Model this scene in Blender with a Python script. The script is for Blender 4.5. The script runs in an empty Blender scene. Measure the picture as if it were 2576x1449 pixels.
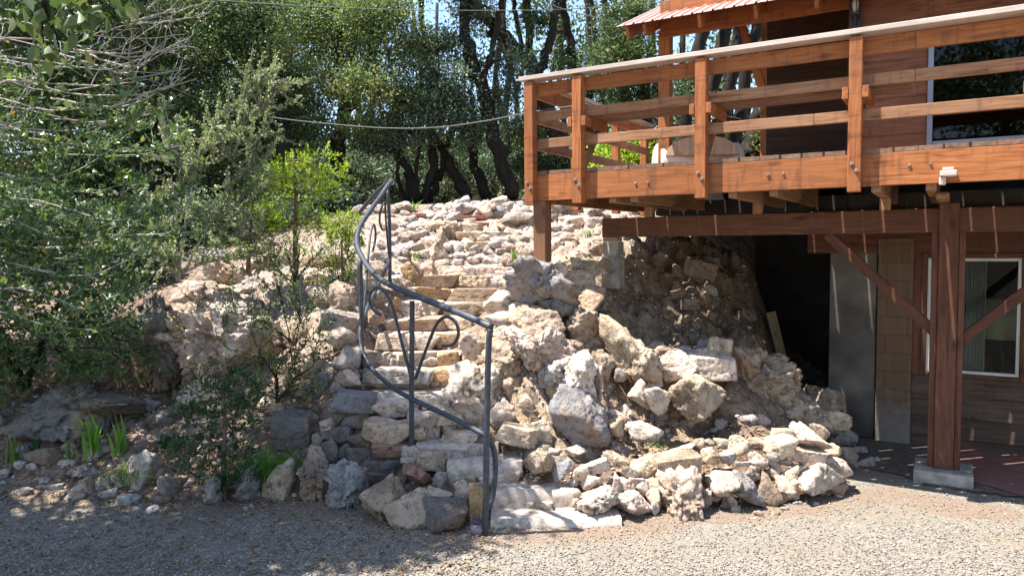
import bpy, bmesh, math, random
import numpy as np
from mathutils import Vector, Matrix, Euler

# ------------------------------------------------------------------ camera, sky, sun, exposure
S = bpy.context.scene
COL = S.collection
R = math.radians
FPX, CXP, CYP = 1850.0, 1288.0, 724.5          # focal length and centre, in pixels of a 2576 x 1449 view
CAM = np.array((0.0, 0.0, 2.1))
cam_data = bpy.data.cameras.new("camera")
cam_data.sensor_width = 36.0
cam_data.lens = 36.0 * FPX / 2576.0
cam_data.clip_start, cam_data.clip_end = 0.05, 2000
cam = bpy.data.objects.new("camera", cam_data)
COL.objects.link(cam)
M3 = (Euler((R(90 - 3.25), 0, 0)).to_matrix() @ Matrix.Rotation(R(-0.48), 3, 'Z'))
cam.matrix_world = Matrix.Translation(CAM) @ M3.to_4x4()
S.camera = cam
M3n = np.array(M3)

SUN_L = Vector((0.427, 0.042, -1.0)).normalized()   # direction the light travels
sun_data = bpy.data.lights.new("sun", 'SUN')
sun_data.energy = 5.0
sun_data.angle = R(0.5)
sun_data.color = (1.0, 0.955, 0.88)
sun = bpy.data.objects.new("sun", sun_data)
sun.rotation_euler = SUN_L.to_track_quat('-Z', 'Y').to_euler()
COL.objects.link(sun)
W = bpy.data.worlds.new("World")
S.world = W
W.use_nodes = True
wn = W.node_tree.nodes
bg = wn["Background"]
sky = wn.new("ShaderNodeTexSky")
sky.sky_type = 'NISHITA'
sky.sun_disc = False
sky.sun_elevation = math.asin(-SUN_L.z)
sky.sun_rotation = math.atan2(-SUN_L.x, -SUN_L.y)
sky.air_density, sky.dust_density, sky.ozone_density = 1.0, 0.6, 1.5
W.node_tree.links.new(sky.outputs[0], bg.inputs[0])
bg.inputs[1].default_value = 0.115
S.view_settings.view_transform = 'Standard'
S.view_settings.look = 'None'
S.view_settings.gamma = 1
S.view_settings.use_curve_mapping = False
S.view_settings.exposure = 1.58
S.cycles.max_bounces = 8
S.cycles.transparent_max_bounces = 12

rng = np.random.default_rng(7)
random.seed(7)

# ------------------------------------------------------------------ pixel -> world helpers (a point of the view at a real distance)
def ray(px, py):
    v = M3n @ np.array(((px - CXP) / FPX, (CYP - py) / FPX, -1.0))
    return v

def at(px, py, Y):
    w = ray(px, py)
    return CAM + w * (Y / w[1])

ANG = R(-30.8)
DU = np.array((math.cos(ANG), math.sin(ANG), 0)); DV = np.array((-math.sin(ANG), math.cos(ANG), 0))
CORNER = np.array((0.22, 7.33, 0.0))

def on_v(px, py, v):
    "(u, z) where the view ray meets the plane v of the house frame"
    w = ray(px, py); rel = CAM - CORNER
    t = (v - rel @ DV) / (w @ DV)
    P = CAM + w * t
    return (P - CORNER) @ DU, P[2]

def on_u(px, py, u):
    w = ray(px, py); rel = CAM - CORNER
    t = (u - rel @ DU) / (w @ DU)
    P = CAM + w * t
    return (P - CORNER) @ DV, P[2]

# ------------------------------------------------------------------ noise
def _hash(i, j, k, s):
    h = (i * 374761393 + j * 668265263 + k * 2147483647 + s * 144665 + 1013904223) & 0xFFFFFFFF
    h = ((h ^ (h >> 13)) * 1274126177) & 0xFFFFFFFF
    h = ((h ^ (h >> 16)) * 2246822519) & 0xFFFFFFFF
    return ((h ^ (h >> 15)) & 0xFFFFFF) / float(0xFFFFFF)

def vnoise(P, s=0):
    P = np.asarray(P, float)
    I = np.floor(P).astype(np.int64); F = P - I; F = F * F * (3 - 2 * F)
    out = 0
    for a in (0, 1):
        for b in (0, 1):
            for c in (0, 1):
                w = (F[:, 0] if a else 1 - F[:, 0]) * (F[:, 1] if b else 1 - F[:, 1]) * (F[:, 2] if c else 1 - F[:, 2])
                out = out + w * _hash(I[:, 0] + a, I[:, 1] + b, I[:, 2] + c, s)
    return out * 2 - 1

def fbm(P, o=4, s=0, gain=0.5):
    P = np.asarray(P, float); a, t, n = 1.0, 0, 0
    for k in range(o):
        t = t + a * vnoise(P * 2.03 ** k + 17.3 * k, s + k); n += a; a *= gain
    return t / n

def cells(P, s=0):
    "a random value per Voronoi cell: broken, blocky relief; returns (value, distance to the second nearest minus nearest)"
    P = np.asarray(P, float); I = np.floor(P).astype(np.int64)
    d1 = np.full(len(P), 9.0); d2 = np.full(len(P), 9.0); val = np.zeros(len(P))
    for a in (-1, 0, 1):
        for b in (-1, 0, 1):
            for c in (-1, 0, 1):
                i, j, k = I[:, 0] + a, I[:, 1] + b, I[:, 2] + c
                q = np.stack((i + _hash(i, j, k, s + 1), j + _hash(i, j, k, s + 2), k + _hash(i, j, k, s + 3)), 1)
                d = np.linalg.norm(P - q, axis=1); m = d < d1
                d2 = np.where(m, d1, np.minimum(d2, d)); val = np.where(m, _hash(i, j, k, s + 4), val); d1 = np.where(m, d, d1)
    return val * 2 - 1, d2 - d1

# ------------------------------------------------------------------ object helpers
def mesh_np(name, V, F, smooth=False):
    V = np.asarray(V, np.float32).reshape(-1, 3); F = np.asarray(F, np.int32)
    me = bpy.data.meshes.new(name)
    k = F.shape[1]
    me.vertices.add(len(V)); me.vertices.foreach_set("co", V.ravel())
    me.loops.add(F.size); me.loops.foreach_set("vertex_index", F.ravel())
    me.polygons.add(len(F)); me.polygons.foreach_set("loop_start", np.arange(0, F.size, k, dtype=np.int32))
    try:
        me.polygons.foreach_set("loop_total", np.full(len(F), k, np.int32))
    except Exception:
        pass
    if smooth:
        me.polygons.foreach_set("use_smooth", np.ones(len(F), bool))
    me.update(calc_edges=True)
    return me

def fattr(me, name, vals):
    a = me.attributes.new(name, 'FLOAT', 'POINT'); a.data.foreach_set("value", np.asarray(vals, np.float32))

def vattr(me, name, vals):
    a = me.attributes.new(name, 'FLOAT_VECTOR', 'POINT'); a.data.foreach_set("vector", np.asarray(vals, np.float32).ravel())

def link(name, me, mat=None, parent=None, label=None, cat=None, group=None, kind=None):
    o = bpy.data.objects.new(name, me)
    COL.objects.link(o)
    if mat is not None and me is not None:
        me.materials.append(mat)
    if parent is not None:
        o.parent = parent
    tag(o, label, cat, group, kind)
    return o

def tag(o, label=None, cat=None, group=None, kind=None):
    if label: o["label"] = label
    if cat: o["category"] = cat
    if group: o["group"] = group
    if kind: o["kind"] = kind
    return o

def empty(name, loc, rz=0.0, **kw):
    o = bpy.data.objects.new(name, None); o.empty_display_size = 0.2
    COL.objects.link(o); o.location = loc; o.rotation_euler = (0, 0, rz)
    return tag(o, **kw)

class MB:
    "collects quads of boxes, tubes and prisms; gr holds board-aligned grain coordinates"
    def __init__(s): s.V, s.F, s.G, s.n = [], [], [], 0
    def add(s, V, F, G=None):
        V = np.asarray(V, float); s.V.append(V); s.G.append(V if G is None else np.asarray(G, float))
        s.F += [tuple(i + s.n for i in f) for f in F]; s.n += len(V)
    def bar(s, p0, p1, w, h, up=(0, 0, 1), twist=0):
        "board from p0 to p1 (centre line), w across, h along up"
        p0, p1, up = np.array(p0, float), np.array(p1, float), np.array(up, float)
        ax = p1 - p0; L = np.linalg.norm(ax); ax /= L
        sd = np.cross(up, ax); sd /= np.linalg.norm(sd); u2 = np.cross(ax, sd)
        V, G = [], []; off = rng.random(3) * 20
        for i, t in enumerate((0, 1)):
            for a, b in ((-1, -1), (1, -1), (1, 1), (-1, 1)):
                V.append(p0 + ax * L * t + sd * a * w / 2 + u2 * b * h / 2)
                G.append(off + np.array((L * t, a * w / 2, b * h / 2)))
        s.add(V, [(3, 2, 1, 0), (4, 5, 6, 7), (0, 1, 5, 4), (1, 2, 6, 5), (2, 3, 7, 6), (3, 0, 4, 7)], G)
    def box(s, x0, x1, y0, y1, z0, z1):
        d = np.array((x1 - x0, y1 - y0, z1 - z0)); k = int(np.argmax(d))
        c = np.array(((x0 + x1) / 2, (y0 + y1) / 2, (z0 + z1) / 2)); a = np.zeros(3); a[k] = d[k] / 2
        if k == 2: s.bar(c - a, c + a, d[0], d[1], (0, 1, 0))
        elif k == 0: s.bar(c - a, c + a, d[1], d[2])
        else: s.bar(c - a, c + a, d[0], d[2])
    def tube(s, pts, r, n=8, caps=True):
        pts = np.array(pts, float); m = len(pts)
        r = np.full(m, r) if np.isscalar(r) else np.array(r, float)
        V = []; ref = np.array((0.31, 0.27, 0.91))
        T = np.gradient(pts, axis=0); T /= np.linalg.norm(T, axis=1)[:, None] + 1e-9
        a = np.cross(T[0], ref); a /= np.linalg.norm(a)
        ang = np.arange(n) * 2 * math.pi / n
        for i in range(m):
            a = a - T[i] * (a @ T[i]); a /= np.linalg.norm(a) + 1e-9
            b = np.cross(T[i], a)
            V.append(pts[i] + r[i] * (np.cos(ang)[:, None] * a + np.sin(ang)[:, None] * b))
        V = np.concatenate(V)
        F = [(i * n + j, i * n + (j + 1) % n, (i + 1) * n + (j + 1) % n, (i + 1) * n + j) for i in range(m - 1) for j in range(n)]
        if caps:
            F.append(tuple(range(n - 1, -1, -1))); F.append(tuple((m - 1) * n + j for j in range(n)))
        s.add(V, F)
    def lathe(s, prof, c, n=20):
        c = np.array(c, float); ang = np.arange(n) * 2 * math.pi / n
        V = np.concatenate([c + np.stack((rr * np.cos(ang), rr * np.sin(ang), np.full(n, z)), 1) for rr, z in prof])
        F = [(i * n + j, i * n + (j + 1) % n, (i + 1) * n + (j + 1) % n, (i + 1) * n + j) for i in range(len(prof) - 1) for j in range(n)]
        F.append(tuple(range(n - 1, -1, -1))); F.append(tuple((len(prof) - 1) * n + j for j in range(n)))
        s.add(V, F)
    def prism(s, poly, z0, z1):
        k = len(poly); V = [(x, y, z0) for x, y in poly] + [(x, y, z1) for x, y in poly]
        s.add(V, [tuple(range(k - 1, -1, -1)), tuple(range(k, 2 * k))] + [(i, (i + 1) % k, k + (i + 1) % k, k + i) for i in range(k)])
    def build(s, name, mat, parent=None, bevel=0, smooth=False, **kw):
        me = bpy.data.meshes.new(name); me.from_pydata(np.concatenate(s.V).tolist(), [], s.F)
        vattr(me, "gr", np.concatenate(s.G))
        if smooth: me.polygons.foreach_set("use_smooth", np.ones(len(me.polygons), bool))
        o = link(name, me, mat, parent, **kw)
        if bevel:
            b = o.modifiers.new("edge", 'BEVEL'); b.width = bevel; b.segments = 2; b.limit_method = 'ANGLE'
        return o

def smooth_path(pts, n=40):
    "Catmull-Rom through the points"
    P = np.array(pts, float); P = np.vstack((2 * P[0] - P[1], P, 2 * P[-1] - P[-2]))
    out = []
    m = len(P) - 3
    for i in range(m):
        for t in np.linspace(0, 1, max(2, n // m), endpoint=False):
            a, b, c, d = P[i:i + 4]
            out.append(0.5 * (2 * b + (c - a) * t + (2 * a - 5 * b + 4 * c - d) * t * t + (3 * b - a - 3 * c + d) * t ** 3))
    out.append(P[-2]); return np.array(out)

# ------------------------------------------------------------------ materials
def new_mat(name):
    m = bpy.data.materials.new(name); m.use_nodes = True
    nt = m.node_tree; b = nt.nodes["Principled BSDF"]
    return m, nt, b

def N(nt, t, **kw):
    n = nt.nodes.new(t)
    for k, v in kw.items():
        if k in n.inputs: n.inputs[k].default_value = v
        else: setattr(n, k, v)
    return n

def ramp(nt, fac, stops):
    r = nt.nodes.new("ShaderNodeValToRGB"); e = r.color_ramp.elements
    while len(e) < len(stops): e.new(0.5)
    for el, (p, c) in zip(e, stops):
        el.position = p; el.color = (*c, 1) if len(c) == 3 else c
    nt.links.new(fac, r.inputs[0]); return r

def mixc(nt, fac, a, b, mode='MIX'):
    m = nt.nodes.new("ShaderNodeMix"); m.data_type = 'RGBA'; m.blend_type = mode
    for s, v in ((m.inputs[0], fac), (m.inputs[6], a), (m.inputs[7], b)):
        if hasattr(v, 'is_output') or isinstance(v, bpy.types.NodeSocket): nt.links.new(v, s)
        elif isinstance(v, (int, float)): s.default_value = v
        else: s.default_value = (*v, 1)
    return m.outputs[2]

def bump(nt, b, h, strength=0.5, dist=0.02):
    n = N(nt, "ShaderNodeBump", Strength=strength, Distance=dist)
    nt.links.new(h, n.inputs["Height"]); nt.links.new(n.outputs[0], b.inputs["Normal"]); return n

def math_n(nt, op, a, b=None):
    m = nt.nodes.new("ShaderNodeMath"); m.operation = op
    for s, v in zip(m.inputs, (a, b)):
        if v is None: continue
        if isinstance(v, (int, float)): s.default_value = v
        else: nt.links.new(v, s)
    return m.outputs[0]

def wood_mat(name, dark, mid, light, stain=0.35, rough=0.75, worn=None):
    m, nt, b = new_mat(name)
    at_ = N(nt, "ShaderNodeAttribute", attribute_name="gr")
    mp = N(nt, "ShaderNodeMapping"); mp.inputs["Scale"].default_value = (1.2, 14, 14)
    nt.links.new(at_.outputs["Vector"], mp.inputs[0])
    n1 = N(nt, "ShaderNodeTexNoise", Scale=3.0, Detail=6.0, Distortion=0.6)
    nt.links.new(mp.outputs[0], n1.inputs["Vector"])
    c = ramp(nt, n1.outputs[0], [(0.28, dark), (0.5, mid), (0.75, light)]).outputs[0]
    # board-scale colour drift
    n2 = N(nt, "ShaderNodeTexNoise", Scale=1.1, Detail=3.0)
    nt.links.new(at_.outputs["Vector"], n2.inputs["Vector"])
    c = mixc(nt, math_n(nt, 'MULTIPLY', ramp(nt, n2.outputs[0], [(0.35, (0, 0, 0)), (0.75, (1, 1, 1))]).outputs[0], 0.55), c, light)
    n6 = N(nt, "ShaderNodeTexNoise", Scale=0.55, Detail=2.0); nt.links.new(at_.outputs["Vector"], n6.inputs["Vector"])
    c = mixc(nt, math_n(nt, 'MULTIPLY', ramp(nt, n6.outputs[0], [(0.42, (0, 0, 0)), (0.62, (1, 1, 1))]).outputs[0], 0.4), c, tuple(x * 0.9 for x in dark))
    # knots
    vk = N(nt, "ShaderNodeTexVoronoi", Scale=1.0)
    mk = N(nt, "ShaderNodeMapping"); mk.inputs["Scale"].default_value = (2.4, 6, 6)
    nt.links.new(at_.outputs["Vector"], mk.inputs[0]); nt.links.new(mk.outputs[0], vk.inputs["Vector"])
    kf = ramp(nt, vk.outputs["Distance"], [(0.05, (1, 1, 1)), (0.19, (0, 0, 0))]).outputs[0]
    c = mixc(nt, math_n(nt, 'MULTIPLY', kf, 0.6), c, tuple(x * 0.35 for x in dark))
    # vertical weather stains across the grain, blackish
    ms = N(nt, "ShaderNodeMapping"); ms.inputs["Scale"].default_value = (9, 1.6, 1.6)
    nt.links.new(at_.outputs["Vector"], ms.inputs[0])
    n3 = N(nt, "ShaderNodeTexNoise", Scale=2.0, Detail=5.0)
    nt.links.new(ms.outputs[0], n3.inputs["Vector"])
    sf = ramp(nt, n3.outputs[0], [(0.54, (0, 0, 0)), (0.74, (1, 1, 1))]).outputs[0]
    c = mixc(nt, math_n(nt, 'MULTIPLY', sf, stain), c, (0.05, 0.032, 0.025))
    if worn:
        n4 = N(nt, "ShaderNodeTexNoise", Scale=7.0, Detail=6.0)
        nt.links.new(at_.outputs["Vector"], n4.inputs["Vector"])
        c = mixc(nt, ramp(nt, n4.outputs[0], [(0.42, (0, 0, 0)), (0.62, (0.8, 0.8, 0.8))]).outputs[0], c, worn)
    nt.links.new(c, b.inputs["Base Color"]); b.inputs["Roughness"].default_value = rough
    b.inputs["Specular IOR Level"].default_value = 0.25
    bump(nt, b, n1.outputs[0], 0.45, 0.004)
    return m

def plain_mat(name, col, rough=0.6, metal=0.0, var=0.15, scale=8.0, spec=0.4, bumpy=0.1):
    m, nt, b = new_mat(name)
    tc = N(nt, "ShaderNodeTexCoord"); n = N(nt, "ShaderNodeTexNoise", Scale=scale, Detail=6.0)
    nt.links.new(tc.outputs["Object"], n.inputs["Vector"])
    lo = tuple(max(0, x * (1 - var * 2)) for x in col); hi = tuple(min(1, x * (1 + var)) for x in col)
    nt.links.new(ramp(nt, n.outputs[0], [(0.3, lo), (0.7, hi)]).outputs[0], b.inputs["Base Color"])
    b.inputs["Roughness"].default_value = rough; b.inputs["Metallic"].default_value = metal
    b.inputs["Specular IOR Level"].default_value = spec
    if bumpy: bump(nt, b, n.outputs[0], bumpy, 0.01)
    return m

def rock_mat():
    "limestone: the object's own colour, cracked, stained and pitted"
    m, nt, b = new_mat("limestone")
    oi = N(nt, "ShaderNodeObjectInfo"); tc = N(nt, "ShaderNodeTexCoord")
    vm = N(nt, "ShaderNodeVectorMath", operation='ADD'); cb = N(nt, "ShaderNodeCombineXYZ")
    rs = math_n(nt, 'MULTIPLY', oi.outputs["Random"], 37.0)
    for i in range(3): nt.links.new(rs, cb.inputs[i])
    nt.links.new(tc.outputs["Object"], vm.inputs[0]); nt.links.new(cb.outputs[0], vm.inputs[1]); co = vm.outputs[0]
    n1 = N(nt, "ShaderNodeTexNoise", Scale=5.0, Detail=8.0, Roughness=0.62); nt.links.new(co, n1.inputs["Vector"])
    n2 = N(nt, "ShaderNodeTexNoise", Scale=20.0, Detail=9.0, Roughness=0.72); nt.links.new(co, n2.inputs["Vector"])
    n3 = N(nt, "ShaderNodeTexNoise", Scale=2.3, Detail=4.0, Distortion=0.8); nt.links.new(co, n3.inputs["Vector"])
    c = mixc(nt, 1.0, oi.outputs["Color"], ramp(nt, n1.outputs[0], [(0.28, (0.5, 0.47, 0.44)), (0.45, (0.97, 0.96, 0.95)), (0.72, (1.3, 1.27, 1.25))]).outputs[0], 'MULTIPLY')
    # warm iron stain patches
    c = mixc(nt, math_n(nt, 'MULTIPLY', ramp(nt, n3.outputs[0], [(0.5, (0, 0, 0)), (0.66, (1, 1, 1))]).outputs[0], 0.6), c, (0.42, 0.26, 0.15))
    # dark weathered crust
    n5 = N(nt, "ShaderNodeTexNoise", Scale=3.4, Detail=9.0, Roughness=0.7); nt.links.new(vm.outputs[0], n5.inputs["Vector"])
    c = mixc(nt, math_n(nt, 'MULTIPLY', ramp(nt, n5.outputs[0], [(0.52, (0, 0, 0)), (0.62, (1, 1, 1))]).outputs[0], 0.55), c, (0.17, 0.135, 0.11))
    # cracks
    vo = N(nt, "ShaderNodeTexVoronoi", Scale=4.5); vo.feature = 'DISTANCE_TO_EDGE'
    wv = N(nt, "ShaderNodeVectorMath", operation='SCALE'); wv.inputs["Scale"].default_value = 0.22
    nt.links.new(n1.outputs["Color"], wv.inputs[0])
    wa = N(nt, "ShaderNodeVectorMath", operation='ADD'); nt.links.new(co, wa.inputs[0]); nt.links.new(wv.outputs[0], wa.inputs[1])
    nt.links.new(wa.outputs[0], vo.inputs["Vector"])
    cr = ramp(nt, vo.outputs["Distance"], [(0.0, (0, 0, 0)), (0.035, (1, 1, 1))]).outputs[0]
    c = mixc(nt, math_n(nt, 'MULTIPLY', math_n(nt, 'SUBTRACT', 1.0, cr), 0.14), c, (0.12, 0.1, 0.085))
    sp = ramp(nt, n2.outputs[0], [(0.36, (0, 0, 0)), (0.46, (1, 1, 1))]).outputs[0]
    c = mixc(nt, math_n(nt, 'MULTIPLY', math_n(nt, 'SUBTRACT', 1.0, sp), 0.75), c, (0.11, 0.085, 0.068))
    nt.links.new(c, b.inputs["Base Color"]); b.inputs["Roughness"].default_value = 0.9
    b.inputs["Specular IOR Level"].default_value = 0.2
    h = math_n(nt, 'ADD', math_n(nt, 'MULTIPLY', n1.outputs[0], 1.0), math_n(nt, 'ADD', math_n(nt, 'MULTIPLY', n2.outputs[0], 0.5), math_n(nt, 'MULTIPLY', cr, 0.12)))
    bump(nt, b, h, 1.0, 0.06)
    return m

def leaf_mat(name, stops, trans=0.35, rough=0.5, spec=0.35):
    m, nt, b = new_mat(name)
    a = N(nt, "ShaderNodeAttribute", attribute_name="tint")
    c = ramp(nt, a.outputs["Fac"], stops).outputs[0]
    nt.links.new(c, b.inputs["Base Color"]); b.inputs["Roughness"].default_value = rough
    b.inputs["Specular IOR Level"].default_value = spec
    t = N(nt, "ShaderNodeBsdfTranslucent"); mx = N(nt, "ShaderNodeMixShader"); mx.inputs[0].default_value = trans
    c2 = mixc(nt, 1.0, c, (1.25, 1.3, 0.7), 'MULTIPLY'); nt.links.new(c2, t.inputs[0])
    nt.links.new(b.outputs[0], mx.inputs[1]); nt.links.new(t.outputs[0], mx.inputs[2])
    nt.links.new(mx.outputs[0], nt.nodes["Material Output"].inputs[0])
    return m

def bark_mat(name, dark, light, scale=6.0):
    m, nt, b = new_mat(name)
    tc = N(nt, "ShaderNodeTexCoord"); mp = N(nt, "ShaderNodeMapping"); mp.inputs["Scale"].default_value = (1, 1, 0.25)
    nt.links.new(tc.outputs["Object"], mp.inputs[0])
    n = N(nt, "ShaderNodeTexNoise", Scale=scale, Detail=8.0, Roughness=0.7); nt.links.new(mp.outputs[0], n.inputs["Vector"])
    nt.links.new(ramp(nt, n.outputs[0], [(0.35, dark), (0.68, light)]).outputs[0], b.inputs["Base Color"])
    b.inputs["Roughness"].default_value = 0.95; b.inputs["Specular IOR Level"].default_value = 0.15
    bump(nt, b, n.outputs[0], 0.8, 0.03); return m

MAT = {}
MAT['redwood'] = wood_mat("stained_redwood", (0.15, 0.046, 0.016), (0.35, 0.115, 0.036), (0.45, 0.18, 0.068), 0.6)
MAT['redwood_old'] = wood_mat("weathered_redwood_rail", (0.15, 0.065, 0.03), (0.3, 0.14, 0.068), (0.41, 0.23, 0.13), 0.5)
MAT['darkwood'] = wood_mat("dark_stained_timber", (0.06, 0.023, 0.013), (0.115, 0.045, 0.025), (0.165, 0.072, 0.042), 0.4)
MAT['greywood'] = wood_mat("sun_bleached_cap", (0.38, 0.3, 0.25), (0.53, 0.43, 0.365), (0.63, 0.53, 0.46), 0.1)
MAT['deckwood'] = wood_mat("old_decking", (0.1, 0.05, 0.03), (0.2, 0.11, 0.07), (0.3, 0.19, 0.13), 0.4)
MAT['joist'] = wood_mat("raw_joist", (0.17, 0.085, 0.04), (0.3, 0.16, 0.085), (0.4, 0.24, 0.14), 0.25)
MAT['post'] = wood_mat("brown_post", (0.12, 0.055, 0.025), (0.21, 0.1, 0.05), (0.29, 0.15, 0.085), 0.2)
MAT['siding'] = wood_mat("house_siding", (0.09, 0.032, 0.02), (0.17, 0.062, 0.036), (0.24, 0.1, 0.06), 0.35)
MAT['siding_red'] = wood_mat("red_house_boards", (0.085, 0.032, 0.015), (0.19, 0.075, 0.035), (0.27, 0.115, 0.06), 0.4)
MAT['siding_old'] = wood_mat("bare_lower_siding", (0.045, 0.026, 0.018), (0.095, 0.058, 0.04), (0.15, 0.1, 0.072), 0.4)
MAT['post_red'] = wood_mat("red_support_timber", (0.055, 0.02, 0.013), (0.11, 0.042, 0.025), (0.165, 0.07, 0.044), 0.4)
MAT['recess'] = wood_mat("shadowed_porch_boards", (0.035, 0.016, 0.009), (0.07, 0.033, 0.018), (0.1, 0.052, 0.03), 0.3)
MAT['plank'] = wood_mat("loose_plank", (0.15, 0.1, 0.05), (0.28, 0.19, 0.1), (0.36, 0.26, 0.15), 0.2)
MAT['barrel'] = wood_mat("barrel_staves", (0.25, 0.13, 0.07), (0.42, 0.25, 0.15), (0.55, 0.36, 0.23), 0.3)
MAT['bleached'] = wood_mat("pale_cut_log", (0.5, 0.4, 0.32), (0.62, 0.52, 0.43), (0.72, 0.63, 0.55), 0.1)
MAT['rail'] = plain_mat("slate_painted_pipe", (0.04, 0.047, 0.06), 0.55, 0.0, 0.25, 25.0, 0.5, 0.12)
MAT['bolt'] = plain_mat("rusty_bolt", (0.3, 0.23, 0.18), 0.7, 0.0, 0.2, 40)
MAT['concrete'] = plain_mat("concrete", (0.36, 0.33, 0.285), 0.9, 0, 0.25, 9, 0.2, 0.4)
MAT['block'] = None
MAT['white_frame'] = plain_mat("white_window_frame", (0.62, 0.6, 0.55), 0.5, 0, 0.08, 6)
MAT['aluminium'] = plain_mat("anodised_frame", (0.24, 0.25, 0.28), 0.45, 0.5, 0.06, 6)
MAT['curtain'] = plain_mat("net_curtain", (0.72, 0.7, 0.65), 0.9, 0, 0.06, 12)
MAT['shade'] = plain_mat("lamp_shade", (0.75, 0.68, 0.5), 0.9, 0, 0.05, 8)
MAT['black'] = plain_mat("black_iron", (0.02, 0.02, 0.022), 0.5, 0, 0.2, 20)
MAT['white_plastic'] = plain_mat("white_plastic", (0.52, 0.44, 0.36), 0.45, 0, 0.05, 10)
MAT['brick'] = plain_mat("red_brick", (0.42, 0.17, 0.11), 0.9, 0, 0.2, 14, 0.2, 0.4)
MAT['mauve'] = plain_mat("mauve_glass_jar", (0.2, 0.15, 0.18), 0.2, 0, 0.15, 10, 0.6, 0.0)
MAT['cable'] = plain_mat("grey_cable", (0.13, 0.13, 0.13), 0.6, 0, 0.1, 10)
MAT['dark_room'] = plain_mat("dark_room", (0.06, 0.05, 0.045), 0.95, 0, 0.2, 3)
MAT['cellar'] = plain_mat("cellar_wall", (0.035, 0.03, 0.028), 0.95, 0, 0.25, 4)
MAT['rock'] = rock_mat()
MAT['bark'] = bark_mat("oak_bark", (0.014, 0.011, 0.009), (0.048, 0.039, 0.032))
MAT['bark_grey'] = bark_mat("pale_bark", (0.25, 0.22, 0.2), (0.58, 0.53, 0.5), 14)
MAT['bark_red'] = bark_mat("sapling_bark", (0.1, 0.065, 0.045), (0.24, 0.17, 0.13), 14)
MAT['oak'] = leaf_mat("oak_leaves", [(0, (0.025, 0.040, 0.018)), (0.5, (0.073, 0.115, 0.043)), (0.85, (0.156, 0.206, 0.075)), (1, (0.275, 0.250, 0.075))], 0.28)
MAT['oak_lit'] = leaf_mat("sunlit_oak_leaves", [(0, (0.050, 0.072, 0.033)), (0.5, (0.143, 0.193, 0.077)), (0.85, (0.231, 0.286, 0.121)), (1, (0.330, 0.308, 0.110))], 0.32)  # lighter copy of the oak leaves, sunlight put into the colour
MAT['oak_blue'] = leaf_mat("bluish_oak_leaves", [(0, (0.029, 0.049, 0.034)), (0.5, (0.098, 0.137, 0.088)), (1, (0.208, 0.260, 0.156))], 0.28)
MAT['shrub'] = leaf_mat("broad_shrub_leaves", [(0, (0.032, 0.069, 0.026)), (0.45, (0.074, 0.137, 0.044)), (0.8, (0.137, 0.211, 0.063)), (0.95, (0.232, 0.253, 0.063)), (1, (0.422, 0.211, 0.053))], 0.35, 0.36, 0.5)
MAT['grey_leaf'] = leaf_mat("grey_green_leaves", [(0, (0.091, 0.120, 0.063)), (0.5, (0.196, 0.239, 0.120)), (0.9, (0.323, 0.365, 0.196)), (1, (0.421, 0.393, 0.168))], 0.3)
MAT['lime'] = leaf_mat("lime_cedar_sprays", [(0, (0.12, 0.17, 0.022)), (0.5, (0.27, 0.37, 0.04)), (1, (0.42, 0.53, 0.075))], 0.5, 0.6)
MAT['lime_dull'] = leaf_mat("olive_cedar_sprays", [(0, (0.085, 0.1, 0.025)), (0.5, (0.16, 0.21, 0.05)), (0.9, (0.23, 0.28, 0.07)), (1, (0.3, 0.18, 0.06))], 0.35, 0.6)
MAT['cedar'] = leaf_mat("dark_cedar_sprays", [(0, (0.012, 0.04, 0.012)), (0.5, (0.03, 0.08, 0.022)), (1, (0.07, 0.15, 0.04))], 0.3, 0.6)
MAT['iris'] = leaf_mat("iris_blades", [(0, (0.09, 0.2, 0.03)), (0.5, (0.16, 0.33, 0.05)), (1, (0.28, 0.45, 0.09))], 0.45, 0.4)
MAT['grass'] = leaf_mat("grass_blades", [(0, (0.07, 0.14, 0.03)), (0.6, (0.14, 0.24, 0.055)), (0.9, (0.3, 0.32, 0.12)), (1, (0.4, 0.34, 0.17))], 0.35, 0.5)
MAT['litter'] = leaf_mat("fallen_leaves", [(0, (0.1, 0.06, 0.035)), (0.5, (0.22, 0.14, 0.085)), (1, (0.36, 0.26, 0.17))], 0.1, 0.8)
# ------------------------------------------------------------------ terrain: one sheet through points read off the slope
STEPS = [  # y of the tread's front edge, x0, x1, distance
    (1300, 1240, 1560, 5.33), (1224, 1245, 1440, 5.6), (1157, 1130, 1310, 5.85), (1115, 1050, 1250, 6.1), (1034, 1030, 1165, 6.42),
    (984, 930, 1165, 6.7), (934, 918, 1153, 7.0), (888, 920, 1153, 7.35), (838, 955, 1170, 7.78), (797, 975, 1180, 8.2),
    (760, 1000, 1223, 8.65), (727, 1045, 1270, 9.05), (692, 1050, 1290, 9.45), (671, 1092, 1287, 9.8)]
TP = []
def tp(px, py, Y, dz=0.0):
    P = at(px, py, Y); TP.append((P[0], P[1], P[2] + dz))
for y, x0, x1, Y in STEPS:
    tp(x0 - 5, y, Y + 0.12, -0.09); tp(x1, y, Y + 0.12, -0.09); tp((x0 + x1) / 2, y, Y + 0.12, -0.09)
def toe(px, py, z=-0.05):
    w = ray(px, py); t = (0.0 - 2.1) / w[2]; P = CAM + w * t; TP.append((P[0], P[1], z))
for q in ((-150, 1215), (0, 1205), (150, 1240), (300, 1262), (430, 1268), (550, 1268), (700, 1270), (830, 1290), (950, 1310), (1060, 1335), (1180, 1345), (1230, 1352), (1400, 1352),
          (1560, 1340), (1700, 1298), (1850, 1288), (1980, 1268), (2080, 1250), (2130, 1205), (2170, 1150), (2130, 1095), (2060, 1085), (2300, 1150), (2300, 1250), (2500, 1200), (2700, 1150)):
    toe(*q)
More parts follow.
